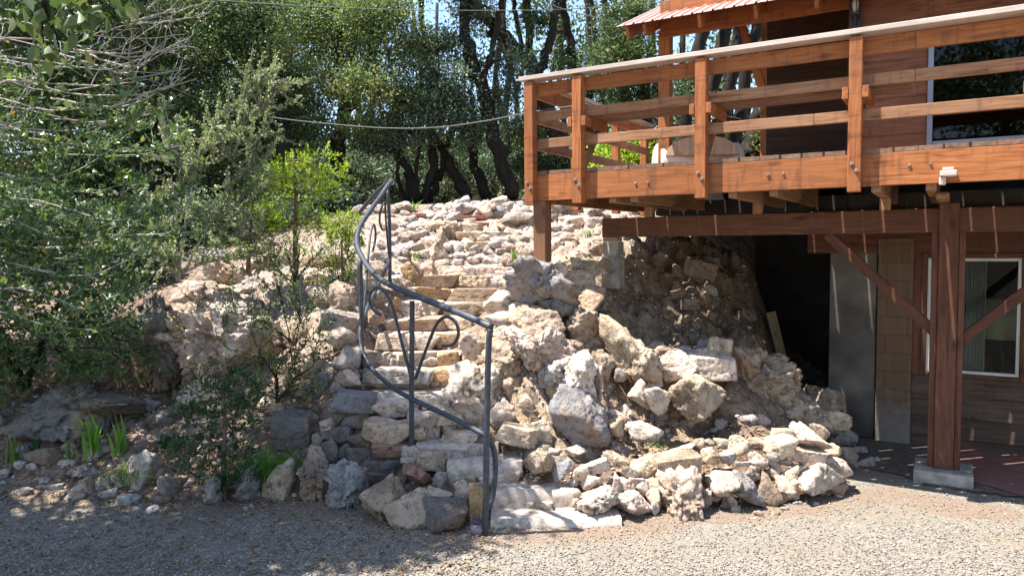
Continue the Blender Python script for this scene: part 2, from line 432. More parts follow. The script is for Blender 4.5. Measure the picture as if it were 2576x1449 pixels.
for q in ((200, 1400), (700, 1420), (1200, 1440), (1700, 1400), (2200, 1350), (2560, 1400), (2560, 1230), (-400, 1350)):
    toe(*q, z=-0.12)
for q in (  # right of the stairs
    (1600, 1205, 5.85), (1500, 1140, 6.0), (1560, 1140, 6.1), (1800, 1105, 6.35), (1900, 1100, 6.5), (1450, 1110, 6.2), (1660, 1060, 6.75), (1560, 1010, 6.7), (1800, 1060, 6.75), (1990, 1075, 6.9),
    (1660, 955, 6.85), (1830, 885, 7.15), (1760, 900, 7.1), (1700, 850, 7.9), (1600, 850, 7.6), (1900, 955, 7.6), (2040, 1000, 7.9), (1980, 1040, 7.4),
    (1640, 640, 9.0), (1560, 625, 9.1), (1760, 680, 9.0), (1820, 760, 8.7), (1900, 850, 8.5), (1650, 740, 8.4), (1550, 780, 7.7), (1780, 612, 9.7), (1860, 625, 9.7), (1905, 690, 9.5), (1920, 800, 9.1), (1925, 890, 8.7), (1480, 700, 7.7), (1700, 760, 8.3),
    (1365, 662, 7.45), (1430, 670, 7.6), (1300, 690, 7.6), (1365, 790, 7.0), (1420, 850, 6.85), (1400, 900, 6.65), (1330, 880, 6.75), (1260, 860, 6.95), (1480, 960, 6.55), (1300, 1000, 6.45), (1220, 960, 6.6), (1230, 1040, 6.25),
    (1440, 1090, 6.25), (1330, 1090, 6.15), (1340, 1180, 5.8), (1450, 1200, 5.75), (1700, 1180, 6.0), (1900, 1170, 6.15), (2040, 1110, 6.6), (2090, 1160, 6.5),
    # left of the stairs
    (900, 690, 8.6), (870, 780, 7.9), (860, 880, 7.2), (870, 950, 6.95), (900, 1000, 6.72), (850, 1010, 6.75), (960, 1080, 6.5), (1000, 1150, 6.25), (850, 1100, 6.55), (880, 1200, 6.3), (1000, 1240, 5.95), (1080, 1260, 5.75), (1150, 1250, 5.62),
    (600, 1080, 6.8), (450, 1090, 6.8), (200, 1090, 7.0), (0, 1090, 7.1), (700, 1150, 6.45), (560, 1180, 6.4), (300, 1180, 6.35), (100, 1150, 6.7), (760, 1040, 6.8), (750, 960, 7.2),
    (500, 880, 7.75), (620, 850, 7.9), (740, 860, 7.7), (440, 960, 7.65), (300, 970, 7.7), (100, 970, 7.8), (560, 960, 7.35), (600, 720, 9.2), (480, 760, 8.9), (750, 665, 9.8), (680, 760, 8.6), (800, 720, 8.9), (850, 650, 9.7), (350, 820, 8.8), (150, 820, 9.0), (-100, 900, 8.5), (-200, 800, 9.5), (300, 700, 10.2), (100, 700, 10.6),
    # upper slope and plateau
    (950, 610, 10.4), (1000, 545, 11.6), (1100, 570, 11.2), (1180, 560, 11.4), (1200, 512, 12.3), (1250, 620, 10.4), (1180, 612, 10.6), (1100, 640, 10.2), (1300, 600, 10.8), (1300, 650, 10.0), (1350, 540, 11.4), (1420, 520, 11.8), (1500, 520, 12.0), (1460, 600, 9.9), (1560, 560, 10.9), (1440, 650, 8.6),
    (900, 522, 12.4), (1040, 522, 12.2), (750, 560, 12.0), (600, 600, 12.0), (1650, 560, 11.5)):
    tp(*q)
for q in ((-9, 9, 2.0), (-9, 12, 2.9), (-6, 14, 3.0), (-3, 14.5, 2.9), (0, 14.5, 2.75), (3, 13.5, 2.75), (2.2, 12, 2.72), (5, 12, 2.5), (7, 14, 2.6), (-12, 18, 3.2), (0, 20, 2.6), (10, 20, 2.5), (-6, 20, 2.9), (0, 30, 2.2), (14, 30, 2.2), (-14, 30, 2.4),
          (3.2, 9.6, 0.25), (3.6, 8.9, -0.05), (4.4, 8.6, -0.08), (5.5, 8.0, -0.08), (7, 7, -0.1), (9, 5, -0.12), (4.6, 10, 0.4), (6.5, 9.5, 0.6), (9, 9, 0.5), (12, 8, 0.2), (3.0, 10.8, 1.6), (5, 11, 1.9), (8, 12, 2.2), (-9, 7, 0.2), (-9, 5, -0.1), (-7, 8, 1.0)):
    TP.append(q)
TPn = np.array(TP)
_d = np.linalg.norm(TPn[:, None, :2] - TPn[None, :, :2], axis=2)
_A = np.zeros((len(TPn) + 3,) * 2); _n = len(TPn)
_A[:_n, :_n] = -_d - 0.0; _A[:_n, :_n] += np.eye(_n) * 0.02
_A[:_n, _n] = 1; _A[:_n, _n + 1:] = TPn[:, :2]; _A[_n, :_n] = 1; _A[_n + 1:, :_n] = TPn[:, :2].T
_w = np.linalg.solve(_A, np.concatenate((TPn[:, 2], np.zeros(3))))
def height(XY):
    XY = np.asarray(XY, float).reshape(-1, 2); out = np.empty(len(XY))
    for i in range(0, len(XY), 20000):
        q = XY[i:i + 20000]; r = np.linalg.norm(q[:, None] - TPn[None, :, :2], axis=2)
        out[i:i + 20000] = -r @ _w[:_n] + _w[_n] + q @ _w[_n + 1:]
    return out
xs = np.concatenate((np.linspace(-40, -8.2, 24), np.arange(-8, -4.4, 0.06), np.arange(-4.4, 4.6, 0.03), np.arange(4.6, 8.01, 0.06), np.linspace(8.3, 40, 24)))
ys = np.concatenate((np.arange(4.7, 10.5, 0.03), np.arange(10.5, 13.2, 0.05), np.linspace(13.4, 60, 60)))
GX, GY = np.meshgrid(xs, ys)
XY = np.stack((GX.ravel(), GY.ravel()), 1)
rise = np.clip(XY[:, 1] - 24, 0, 60) * 0.2; far = np.clip((np.abs(XY[:, 0]) - 11) / 5, 0, 1)
H = height(np.clip(XY, (-14, 0), (14, 30))) + rise
P3 = np.stack((XY[:, 0], XY[:, 1], H), 1)
# rockiness of the ground: rock face under the deck, outcrop left and right of the stairs
def blob(x, y, rx, ry): return np.exp(-(((XY[:, 0] - x) / rx) ** 2 + ((XY[:, 1] - y) / ry) ** 2))
rocky = np.clip(1.3 * blob(2.1, 8.7, 1.6, 1.3) + 1.2 * blob(0.4, 6.8, 1.0, 0.8) + 1.4 * blob(-2.8, 8.5, 1.5, 1.1) + 0.9 * blob(3.3, 7.5, 0.7, 0.5) + 0.8 * blob(-5, 7.8, 2, .6) + 0.75 * blob(0.5, 11, 2.5, 1.5), 0, 1)
n_lo = fbm(P3 * 1.3, 4, 3); n_hi = fbm(P3 * (5, 5, 5), 4, 9); strat = fbm(np.stack((P3[:, 0] * 3.2 + P3[:, 2] * 1.6, P3[:, 1] * 1.2, P3[:, 2] * 2.0), 1), 4, 33, .6); rid = 1 - np.abs(fbm(P3 * (2.6, 2.6, 2.6), 5, 21)) * 2
Wp = P3 * (1, 1, 1.2) + 0.12 * np.stack((n_hi, fbm(P3 * 4, 3, 51), n_lo), 1); cellA = np.zeros(len(XY)); cellB = np.zeros(len(XY)); sel = rocky > 0.02
cellA[sel] = cells(Wp[sel] * 3.4, 5)[0]; cellB[sel] = cells(Wp[sel] * 8.5, 15)[0]
pale = np.clip(1.4 * blob(0.4, 11.0, 3.2, 1.6) + 1.2 * blob(-2.5, 8.9, 1.3, 1.3) + 0.8 * blob(-0.3, 9.6, 1.6, 1.2), 0, 1)
disp = 0.03 * n_lo + 0.02 * n_hi + rocky * (0.1 * rid - 0.1 + 0.1 * n_hi + 0.06 * strat + 0.11 * cellA + 0.055 * cellB)
corr = np.zeros(len(XY)); cliff_and_shade = np.clip(1.5 * blob(2.3, 9.0, 1.1, 1.0) + 1.5 * blob(-4.6, 7.8, 1.5, 0.7), 0, 1)  # brown rock under the deck; left blob paints shrub shade on the bank
for y, x0, x1, Y in STEPS:
    c = at((x0 + x1) / 2, y, Y)
    corr = np.maximum(corr, np.exp(-(((XY[:, 0] - c[0]) / 0.6) ** 2 + ((XY[:, 1] - c[1]) / 0.5) ** 2)))
near0 = np.clip((H + 0.02) / 0.12, 0, 1)
sink = 0.1 * np.clip(blob(0.9, 6.5, 1.6, 0.9) + blob(0.3, 7.0, .8, .7) + blob(-0.7, 6.2, .5, .5), 0, 1)
H2 = H + (disp - sink) * (1 - 0.85 * corr) * near0
H2 = np.where(XY[:, 1] < 5.0, np.minimum(H2, -0.1), H2)
nx, ny = len(xs), len(ys)
idx = np.arange(nx * ny).reshape(ny, nx)
F = np.stack((idx[:-1, :-1], idx[:-1, 1:], idx[1:, 1:], idx[1:, :-1]), -1).reshape(-1, 4)
m, nt, b = new_mat("soil_and_bedrock")
ra = N(nt, "ShaderNodeAttribute", attribute_name="rocky"); geo = N(nt, "ShaderNodeNewGeometry")
n1 = N(nt, "ShaderNodeTexNoise", Scale=3.0, Detail=9.0, Roughness=0.65); n2 = N(nt, "ShaderNodeTexNoise", Scale=24.0, Detail=6.0, Roughness=0.7)
n3 = N(nt, "ShaderNodeTexNoise", Scale=9.0, Detail=7.0, Roughness=0.7)
for q in (n1, n2, n3): nt.links.new(geo.outputs["Position"], q.inputs["Vector"])
soil = mixc(nt, n2.outputs[0], (0.1, 0.062, 0.042), (0.25, 0.17, 0.12))
soil = mixc(nt, ramp(nt, n1.outputs[0], [(0.45, (0, 0, 0)), (0.65, (1, 1, 1))]).outputs[0], soil, (0.33, 0.245, 0.19))
rk = ramp(nt, n3.outputs[0], [(0.3, (0.13, 0.1, 0.08)), (0.5, (0.33, 0.265, 0.21)), (0.7, (0.52, 0.44, 0.37))]).outputs[0]
rk = mixc(nt, ramp(nt, n1.outputs[0], [(0.4, (0, 0, 0)), (0.62, (1, 1, 1))]).outputs[0], rk, (0.36, 0.25, 0.155))
vo = N(nt, "ShaderNodeTexVoronoi", Scale=5.0); vo.feature = 'DISTANCE_TO_EDGE'
wv = N(nt, "ShaderNodeVectorMath", operation='SCALE'); wv.inputs["Scale"].default_value = 0.3
nt.links.new(n3.outputs["Color"], wv.inputs[0]); wa = N(nt, "ShaderNodeVectorMath", operation='ADD')
nt.links.new(geo.outputs["Position"], wa.inputs[0]); nt.links.new(wv.outputs[0], wa.inputs[1]); nt.links.new(wa.outputs[0], vo.inputs["Vector"])
cr = ramp(nt, vo.outputs["Distance"], [(0.0, (0, 0, 0)), (0.05, (1, 1, 1))]).outputs[0]
rk = mixc(nt, math_n(nt, 'MULTIPLY', math_n(nt, 'SUBTRACT', 1.0, cr), 0.6), rk, (0.09, 0.07, 0.055))
rc = N(nt, "ShaderNodeAttribute", attribute_name="cliff_and_shade"); rk = mixc(nt, math_n(nt, 'MULTIPLY', rc.outputs["Fac"], 0.85), rk, mixc(nt, n3.outputs[0], (0.07, 0.045, 0.028), (0.36, 0.235, 0.14)))
f = math_n(nt, 'ADD', ra.outputs["Fac"], math_n(nt, 'MULTIPLY', math_n(nt, 'SUBTRACT', n1.outputs[0], 0.5), 1.2))
c = mixc(nt, ramp(nt, f, [(0.3, (0, 0, 0)), (0.5, (1, 1, 1))]).outputs[0], soil, rk)
rp = N(nt, "ShaderNodeAttribute", attribute_name="pale"); c = mixc(nt, math_n(nt, 'MULTIPLY', rp.outputs["Fac"], 0.75), c, mixc(nt, n3.outputs[0], (0.22, 0.17, 0.135), (0.6, 0.5, 0.42)))
nt.links.new(c, b.inputs["Base Color"]); b.inputs["Roughness"].default_value = 0.95; b.inputs["Specular IOR Level"].default_value = 0.15
hgt = math_n(nt, 'ADD', n3.outputs[0], math_n(nt, 'ADD', math_n(nt, 'MULTIPLY', n2.outputs[0], 0.5), math_n(nt, 'MULTIPLY', cr, 0.25)))
bump(nt, b, hgt, 0.8, 0.06)
me = mesh_np("hillside", np.stack((XY[:, 0], XY[:, 1], H2), 1), F, True); fattr(me, "rocky", rocky); fattr(me, "cliff_and_shade", cliff_and_shade); fattr(me, "pale", pale)
link("hillside", me, m, kind="structure")
_HG = H2.reshape(ny, nx)
def ground_z(x, y):
    "height of the built sheet, bilinear"
    i = np.clip(np.searchsorted(xs, x) - 1, 0, nx - 2); j = np.clip(np.searchsorted(ys, y) - 1, 0, ny - 2)
    a = (x - xs[i]) / (xs[i + 1] - xs[i]); c_ = (y - ys[j]) / (ys[j + 1] - ys[j])
    return (_HG[j, i] * (1 - a) * (1 - c_) + _HG[j, i + 1] * a * (1 - c_) + _HG[j + 1, i] * (1 - a) * c_ + _HG[j + 1, i + 1] * a * c_)

_T = np.arange(4.3, 18, 0.02)
def hit(px, py, zmin=0.0):
    "distance Y at which the view ray meets the slope (or the flat ground at zmin)"
    w = ray(px, py); P = CAM + w / w[1] * _T[:, None]
    below = P[:, 2] < np.maximum(np.where(P[:, 1] < 4.8, -1, ground_z(P[:, 0], np.maximum(P[:, 1], 4.71))), zmin)
    return _T[int(np.argmax(below))] if below.any() else _T[-1]

# ------------------------------------------------------------------ the gravel drive, the paved ground by the house
m, nt, b = new_mat("fine_gravel")
geo = N(nt, "ShaderNodeNewGeometry")
v1 = N(nt, "ShaderNodeTexVoronoi", Scale=115.0); n2 = N(nt, "ShaderNodeTexNoise", Scale=1.1, Detail=6.0); n3 = N(nt, "ShaderNodeTexNoise", Scale=130.0, Detail=3.0); n4 = N(nt, "ShaderNodeTexNoise", Scale=4.5, Detail=5.0)
for q in (v1, n2, n3, n4): nt.links.new(geo.outputs["Position"], q.inputs["Vector"])
sepc = N(nt, "ShaderNodeSeparateColor"); nt.links.new(v1.outputs["Color"], sepc.inputs[0])
c = ramp(nt, sepc.outputs[0], [(0.0, (0.095, 0.085, 0.073)), (0.3, (0.18, 0.16, 0.133)), (0.6, (0.265, 0.235, 0.195)), (1.0, (0.41, 0.375, 0.315))]).outputs[0]
c = mixc(nt, math_n(nt, 'MULTIPLY', n3.outputs[0], 0.5), c, (0.2, 0.178, 0.148))
c = mixc(nt, math_n(nt, 'MULTIPLY', ramp(nt, n2.outputs[0], [(0.45, (0, 0, 0)), (0.68, (1, 1, 1))]).outputs[0], 0.6), c, (0.24, 0.19, 0.14))
c = mixc(nt, math_n(nt, 'MULTIPLY', ramp(nt, n4.outputs[0], [(0.5, (0, 0, 0)), (0.7, (1, 1, 1))]).outputs[0], 0.45), c, (0.3, 0.25, 0.2))
da = N(nt, "ShaderNodeAttribute", attribute_name="dirt"); n5 = N(nt, "ShaderNodeTexNoise", Scale=40.0, Detail=6.0, Roughness=0.7); nt.links.new(geo.outputs["Position"], n5.inputs["Vector"])
df = math_n(nt, 'ADD', da.outputs["Fac"], math_n(nt, 'MULTIPLY', math_n(nt, 'SUBTRACT', n4.outputs[0], 0.5), 1.3))
c = mixc(nt, math_n(nt, 'MULTIPLY', ramp(nt, df, [(0.35, (0, 0, 0)), (0.75, (1, 1, 1))]).outputs[0], 0.7), c, mixc(nt, n5.outputs[0], (0.12, 0.075, 0.05), (0.34, 0.24, 0.17)))
nt.links.new(c, b.inputs["Base Color"]); b.inputs["Roughness"].default_value = 0.95; b.inputs["Specular IOR Level"].default_value = 0.2
bump(nt, b, math_n(nt, 'ADD', v1.outputs["Distance"], n3.outputs[0]), 0.8, 0.012)
gx = np.concatenate((np.linspace(-150, -9, 12), np.arange(-8, 9, 0.07), np.linspace(10, 150, 12))); gy = np.concatenate((np.linspace(-150, 2, 14), np.arange(2.5, 9, 0.07), np.linspace(10, 200, 14)))
GX, GY = np.meshgrid(gx, gy); gi = np.arange(GX.size).reshape(GX.shape)
gz = 0.012 * vnoise(np.stack((GX.ravel() * 0.9, GY.ravel() * 0.9, GX.ravel() * 0), 1), 5); gz[(GY.ravel() > 9.5)] = -0.4
def toe_xy(px, py):
    w = ray(px, py); return (CAM + w * (-2.1 / w[2]))[:2]
TOE = np.array([toe_xy(*q) for q in ((-150, 1225), (150, 1250), (430, 1272), (700, 1275), (950, 1315), (1180, 1350), (1400, 1350), (1560, 1335), (1700, 1300), (1850, 1290), (2080, 1255), (2250, 1240), (2500, 1290))])
GP = np.stack((GX.ravel(), GY.ravel()), 1); dirt = np.full(len(GP), 9.0)
for a, c_ in zip(TOE[:-1], TOE[1:]):
    e = c_ - a; t = np.clip(((GP - a) @ e) / (e @ e), 0, 1); dirt = np.minimum(dirt, np.linalg.norm(GP - a - t[:, None] * e, axis=1))
dirt = np.clip(1.0 - dirt / 0.34, 0, 1) + 0.35 * np.exp(-((GP[:, 1] - 5.35 - 0.1 * GP[:, 0]) / 0.22) ** 2) * (GP[:, 0] > 1.0)
me = mesh_np("gravel_drive", np.stack((GX.ravel(), GY.ravel(), gz), 1), np.stack((gi[:-1, :-1], gi[:-1, 1:], gi[1:, 1:], gi[1:, :-1]), -1).reshape(-1, 4), True); fattr(me, "dirt", dirt)
link("gravel_drive", me, m, kind="structure")

def ground_px(px, py):
    w = ray(px, py); t = -2.1 / w[2]; return (CAM + w * t)[:2]
# dirt and mulch under the deck, then the red paving by the wall
m, nt, b = new_mat("dark_mulch")
geo = N(nt, "ShaderNodeNewGeometry"); n1 = N(nt, "ShaderNodeTexNoise", Scale=30.0, Detail=7.0, Roughness=0.75); nt.links.new(geo.outputs["Position"], n1.inputs["Vector"])
nt.links.new(ramp(nt, n1.outputs[0], [(0.3, (0.07, 0.05, 0.04)), (0.55, (0.17, 0.13, 0.1)), (0.75, (0.3, 0.24, 0.2))]).outputs[0], b.inputs["Base Color"]); b.inputs["Roughness"].default_value = 1.0
bump(nt, b, n1.outputs[0], 0.9, 0.03)
edge = [ground_px(*q) for q in ((2130, 1165), (2170, 1180), (2240, 1192), (2330, 1222), (2430, 1236), (2530, 1248), (2640, 1268), (2900, 1300))]
top = [CORNER[:2] + DU[:2] * u + DV[:2] * 2.2 for u in (8.0, 6.5, 5.0, 4.0, 3.0, 2.4)]
poly = edge + top
def sheet(name, poly, z, mat):
    "subdivided ground patch with an uneven rim"
    bm = bmesh.new(); vs = [bm.verts.new((p[0], p[1], z)) for p in poly]; f = bm.faces.new(vs)
    if f.normal.z < 0: f.normal_flip()
    bmesh.ops.triangulate(bm, faces=[f]); bmesh.ops.subdivide_edges(bm, edges=bm.edges, cuts=5, use_grid_fill=True)
    for v in bm.verts:
        if v.is_boundary: v.co.x += random.uniform(-.035, .035); v.co.y += random.uniform(-.035, .035)
    me = bpy.data.meshes.new(name); bm.to_mesh(me); bm.free(); return link(name, me, mat, kind="structure")
sheet("mulch_ground", poly, 0.016, m)
m, nt, b = new_mat("red_paving")
tc = N(nt, "ShaderNodeNewGeometry"); mp = N(nt, "ShaderNodeMapping"); mp.inputs["Rotation"].default_value = (0, 0, -ANG); nt.links.new(tc.outputs["Position"], mp.inputs[0])
br = N(nt, "ShaderNodeTexBrick", Scale=4.0); nt.links.new(mp.outputs[0], br.inputs["Vector"])
br.inputs["Color1"].default_value = (0.2, 0.085, 0.065, 1); br.inputs["Color2"].default_value = (0.27, 0.12, 0.09, 1); br.inputs["Mortar"].default_value = (0.16, 0.12, 0.1, 1); br.inputs["Mortar Size"].default_value = 0.015
nt.links.new(br.outputs[0], b.inputs["Base Color"]); b.inputs["Roughness"].default_value = 0.9
pv = [ground_px(*q) for q in ((2330, 1150), (2440, 1215), (2560, 1250), (2700, 1280), (2900, 1300))] + [CORNER[:2] + DU[:2] * u + DV[:2] * 2.2 for u in (8.0, 6.0, 4.4, 3.6)]
sheet("patio", pv, 0.022, m)
# ------------------------------------------------------------------ the deck
CZ = (CORNER[0], CORNER[1], 0.0)
deck = empty("deck", CZ, ANG, label="raised redwood deck with slatted railing and built in bench", cat="deck", group=None)
def post_u(px): 
    w = ray(px, 620); rel = CAM - CORNER; t = -(rel @ DV) / (w @ DV); return (CAM + w * t - CORNER) @ DU
UP = [0.0, post_u(1462), post_u(1767), post_u(2148)]
UP += [UP[-1] + 1.2, UP[-1] + 2.4, UP[-1] + 3.6]
UE = 7.2
def dk(): return MB()
b_ = dk(); b_.bar((0.0, 0.02, 2.67), (UE, 0.02, 2.67), 0.042, 0.25); fa_ = b_.build("fascia", MAT['redwood'], deck, 0.004)
for cx_, cy_ in ((750, 1110), (825, 1105), (1550, 1060), (1645, 1050), (1557, 1058), (2409, 1000), (2536, 990)):
    u, z = on_v((1500 + cx_ / 2.07) * 0.8587, cy_ / 2.07 * 0.8587, 0)
    q = dk(); q.tube([(u, -0.001, z), (u, -0.012, z)], 0.011, 8); q.build("bolt", MAT['bolt'], fa_)
b_ = dk(); b_.bar((0.02, 0.042, 2.67), (0.02, 3.4, 2.67), 0.04, 0.25); b_.build("side_fascia", MAT['redwood'], deck, 0.004)
# planks laid on the diagonal, clipped to the deck's outline
def clip(poly, nx_, ny_, d):
    out = []
    for i in range(len(poly)):
        a, c = poly[i], poly[(i + 1) % len(poly)]; da = a[0] * nx_ + a[1] * ny_ - d; dc = c[0] * nx_ + c[1] * ny_ - d
        if da <= 0: out.append(a)
        if da * dc < 0: t = da / (da - dc); out.append((a[0] + (c[0] - a[0]) * t, a[1] + (c[1] - a[1]) * t))
    return out
pl = dk(); s2 = math.sqrt(0.5); pitch = 0.118; GAPS = {k: random.choice((0.003, 0.011, 0.014, 0.016)) for k in range(-71, 93)}
for k in range(-70, 90):
    g0 = GAPS[k]; g1 = GAPS[k + 1]; e0, e1 = k * pitch + g0 / 2, (k + 1) * pitch - g1 / 2     # distance across the planks; planks run along (1, 1)
    q = [(-0.0, 0.0), (UE, 0.0), (UE, 3.4), (-0.0, 3.4)]
    q = clip(q, s2, -s2, e1)
    if len(q) > 2: q = clip(q, -s2, s2, -e0)
    if len(q) > 2:
        z = 2.797 + random.uniform(0, 0.003); n0 = len(q)
        V = [(x, y, z) for x, y in q] + [(x, y, z + 0.036) for x, y in q]; off = rng.random(3) * 20
        G = [off + np.array(((x + y) * s2, (x - y) * s2 - e0, zz)) for x, y, zz in V]
        pl.add(V, [tuple(range(n0 - 1, -1, -1)), tuple(range(n0, 2 * n0))] + [(i, (i + 1) % n0, n0 + (i + 1) % n0, n0 + i) for i in range(n0)], G)
pl.build("decking", MAT['deckwood'], deck)
for i, u in enumerate(UP):
    b_ = dk(); b_.bar((u, -0.048, 2.50), (u, -0.048, 3.69), 0.095, 0.095, (0, 1, 0))
    po = b_.build("railing_post", MAT['redwood'], deck, 0.005)
    for du, z in ((-0.015, 2.72), (0.018, 2.665)):
        q = dk(); q.tube([(u + du, -0.096, z), (u + du, -0.104, z)], 0.016, 10); q.tube([(u + du, -0.104, z), (u + du, -0.114, z)], 0.009, 6); q.build("bolt", MAT['bolt'], po)
for z, h, mt in ((3.625, 0.125, 'redwood'), (3.365, 0.09, 'redwood_old'), (3.10, 0.09, 'redwood_old')):
    for u0, u1 in ((0.05, UP[2] + 0.9 if h < .1 and z < 3.2 else UP[3] + .4), (UP[2] + 0.903 if h < .1 and z < 3.2 else UP[3] + .403, UE)):
        b_ = dk(); b_.bar((u0, 0.02, z), (u1, 0.02, z), 0.038, h); b_.build("rail", MAT[mt], deck, 0.004)
    b_ = dk(); b_.bar((-0.02, 0.06, z), (-0.02, 3.3, z), 0.038, h); b_.build("rail", MAT[mt], deck, 0.004)
b_ = dk(); b_.bar((-0.1, -0.03, 3.727), (UE, -0.03, 3.727), 0.16, 0.04)
b_.build("rail_cap", MAT['greywood'], deck, 0.004)
b_ = dk(); b_.bar((-0.035, 0.052, 3.727), (-0.035, 3.35, 3.727), 0.14, 0.038); b_.build("rail_cap", MAT['greywood'], deck, 0.004)
for v in (1.15, 2.3, 3.3):
    b_ = dk(); b_.bar((-0.085, v, 2.5), (-0.085, v, 3.7), 0.09, 0.09, (0, 1, 0)); b_.build("railing_post", MAT['redwood'], deck, 0.005)
# bench: arms bolted either side of each post, braces below, two boards along the back of the railing
bench = link("bench", None, None, deck)
for u in UP[1:6]:
    for s in (-1, 1):
        b_ = dk(); b_.bar((u + s * 0.072, -0.10, 3.265), (u + s * 0.072, 0.42, 3.265), 0.045, 0.09); b_.build("arm", MAT['redwood'], bench, 0.004)
    b_ = dk(); b_.bar((u, 0.40, 3.235), (u, 0.05, 2.84), 0.06, 0.04, (0, 0, 1)); b_.build("brace", MAT['joist'], bench, 0.004)
for v, w_ in ((0.115, 0.10), (0.235, 0.10), (0.355, 0.10)):
    b_ = dk(); b_.bar((UP[1] - 0.12, v, 3.332), (UP[3] + 0.36, v, 3.332), w_, 0.04); b_.build("seat_board", MAT['deckwood'], bench, 0.003)
# carrying timber, joists, cripple posts
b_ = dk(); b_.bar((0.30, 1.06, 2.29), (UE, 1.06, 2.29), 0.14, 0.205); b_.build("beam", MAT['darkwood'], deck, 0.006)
stubs = [on_v(px, 515, 1.06)[0] for px in (1636, 1909, 2228)]
for u in stubs + [post_u(1590), post_u(1942), post_u(2338), 4.4, 5.2, 6.0]:
    b_ = dk(); b_.bar((u, 0.045, 2.642), (u, 2.22, 2.642), 0.07, 0.285); b_.build("joist", MAT['joist'], deck, 0.003)
for u in stubs:
    b_ = dk(); b_.bar((u, 1.04, 2.393), (u, 1.04, 2.498), 0.09, 0.09, (0, 1, 0)); b_.build("cripple_post", MAT['joist'], deck, 0.003)
b_ = dk(); b_.bar((0.065, 0.045, 2.6), (0.065, 2.6, 2.6), 0.045, 0.16); b_.build("joist", MAT['redwood_old'], deck, 0.003)
pu = post_u(1362)
b_ = dk(); b_.bar((0.075, 0.045, 1.6), (0.075, 0.045, 2.543), 0.135, 0.135, (0, 1, 0)); b_.build("corner_post", MAT['post'], deck, 0.006)
PU, PV = 3.55, 1.06
b_ = dk(); b_.bar((PU, PV - 0.005, 0.12), (PU, PV - 0.005, 2.44), 0.15, 0.18, (0, 1, 0)); q = dk(); q.bar((PU - 0.05, 0.3, 2.47), (PU - 0.05, 1.3, 2.47), 0.1, 0.055); q.build("corbel", MAT['joist'], deck, 0.02); mp_ = b_.build("support_post", MAT['post_red'], deck, 0.006)
for s in (-1, 1):
    b_ = dk(); b_.bar((PU + s * 0.101, PV, 0.12), (PU + s * 0.101, PV, 2.187), 0.048, 0.145, (0, 1, 0)); b_.build("side_board", MAT['post_red'], mp_, 0.004)
ul, zl = on_v(2082, 590, 1.06); ul2, zl2 = on_v(2362, 848, 1.06)
b_ = dk(); b_.bar((ul, PV, zl), (ul2 + .05, PV, zl2 - .04), 0.075, 0.085); b_.build("brace", MAT['darkwood'], deck, 0.004)
ur, zr = on_v(2576, 738, 1.06); ur2, zr2 = on_v(2428, 850, 1.06)
t_ = (zl - zr2) / (zr - zr2)
b_ = dk(); b_.bar((ur2 - .05, PV, zr2 - .04), (ur2 + (ur - ur2) * t_, PV, zl), 0.075, 0.085); b_.build("brace", MAT['post_red'], deck, 0.004)
b_ = dk(); b_.box(PU - 0.225, PU + 0.225, PV - 0.225, PV + 0.225, -0.1, 0.118); b_.build("footing", MAT['concrete'], deck, 0.012)
# block pier under the end of the beam
pr = empty("concrete_pier", CZ, ANG, label="grey concrete block pier with a wood shim under the beam's free end", cat="pier")
u0, z0 = on_v(1542, 668, 1.06)
b_ = dk(); b_.box(u0 - 0.1, u0 + 0.1, 0.97, 1.15, z0 - 0.25, 1.98); b_.build("block", MAT['concrete'], pr, 0.01)
b_ = dk(); b_.box(u0 - 0.085, u0 + 0.095, 0.98, 1.14, 1.983, 2.14); b_.build("block", MAT['concrete'], pr, 0.01)
b_ = dk(); b_.box(u0 - 0.09, u0 + 0.08, 0.99, 1.13, 2.143, 2.186); b_.build("shim", MAT['plank'], pr, 0.004)
# white floodlight arm under the fascia
u0, z0 = on_v(2384, 440, -0.05)
fl = empty("floodlight", CZ, ANG, label="small cream fixture on a short arm at the deck board's lower edge", cat="outdoor light")
b_ = dk(); b_.box(u0 - 0.05, u0 + 0.06, -0.11, -0.003, z0 - 0.015, z0 + 0.028); b_.box(u0 - 0.035, u0 + 0.04, -0.095, -0.01, z0 + 0.0285, z0 + 0.052); b_.build("housing", MAT['white_plastic'], fl, 0.008)
b_ = dk(); b_.box(u0 - 0.055, u0 - 0.01, -0.075, -0.03, z0 - 0.075, z0 - 0.017); b_.build("arm", MAT['white_plastic'], fl, 0.008)

# ------------------------------------------------------------------ the house
house = empty("house", CZ, ANG, label="red boarded wooden house with metal porch roof, upper glass door and lower window", cat="house")
WV = 2.25
up0 = on_v(2160, 300, WV)[0]
uf = on_v(2350, 200, WV); uf2 = on_v(2352, 362, WV)
wz0 = uf2[1]; wu = uf[0]; zt = on_v(2400, 78, 2.25)[1]
def siding(x0, x1, z0, z1, v, step, mat, name, lap=0.012):
    q = dk(); z = z0
    while z < z1 - 0.01:
        zz = min(z + step, z1)
        V = [(x0, v - lap, z), (x1, v - lap, z), (x1, v - 0.002, zz), (x0, v - 0.002, zz), (x0, v + 0.03, z), (x1, v + 0.03, z), (x1, v + 0.03, zz), (x0, v + 0.03, zz)]
        off = rng.random(3) * 20
        q.add(V, [(0, 1, 2, 3), (0, 4, 5, 1), (3, 2, 6, 7), (0, 3, 7, 4), (1, 5, 6, 2), (5, 4, 7, 6)], [off + np.array((a, 0, c)) for a, _, c in V]); z = zz
    return q.build(name, mat, house)
siding(up0, wu - 0.06, 2.84, 5.6, WV, 0.19, MAT['siding_red'], "upper_wall")
siding(wu - 0.058, 8.5, 2.84, wz0 - 0.04, WV, 0.19, MAT['siding_red'], "upper_wall")
siding(wu - 0.058, 8.5, zt + 0.003, 5.6, WV, 0.19, MAT['siding_red'], "upper_wall")
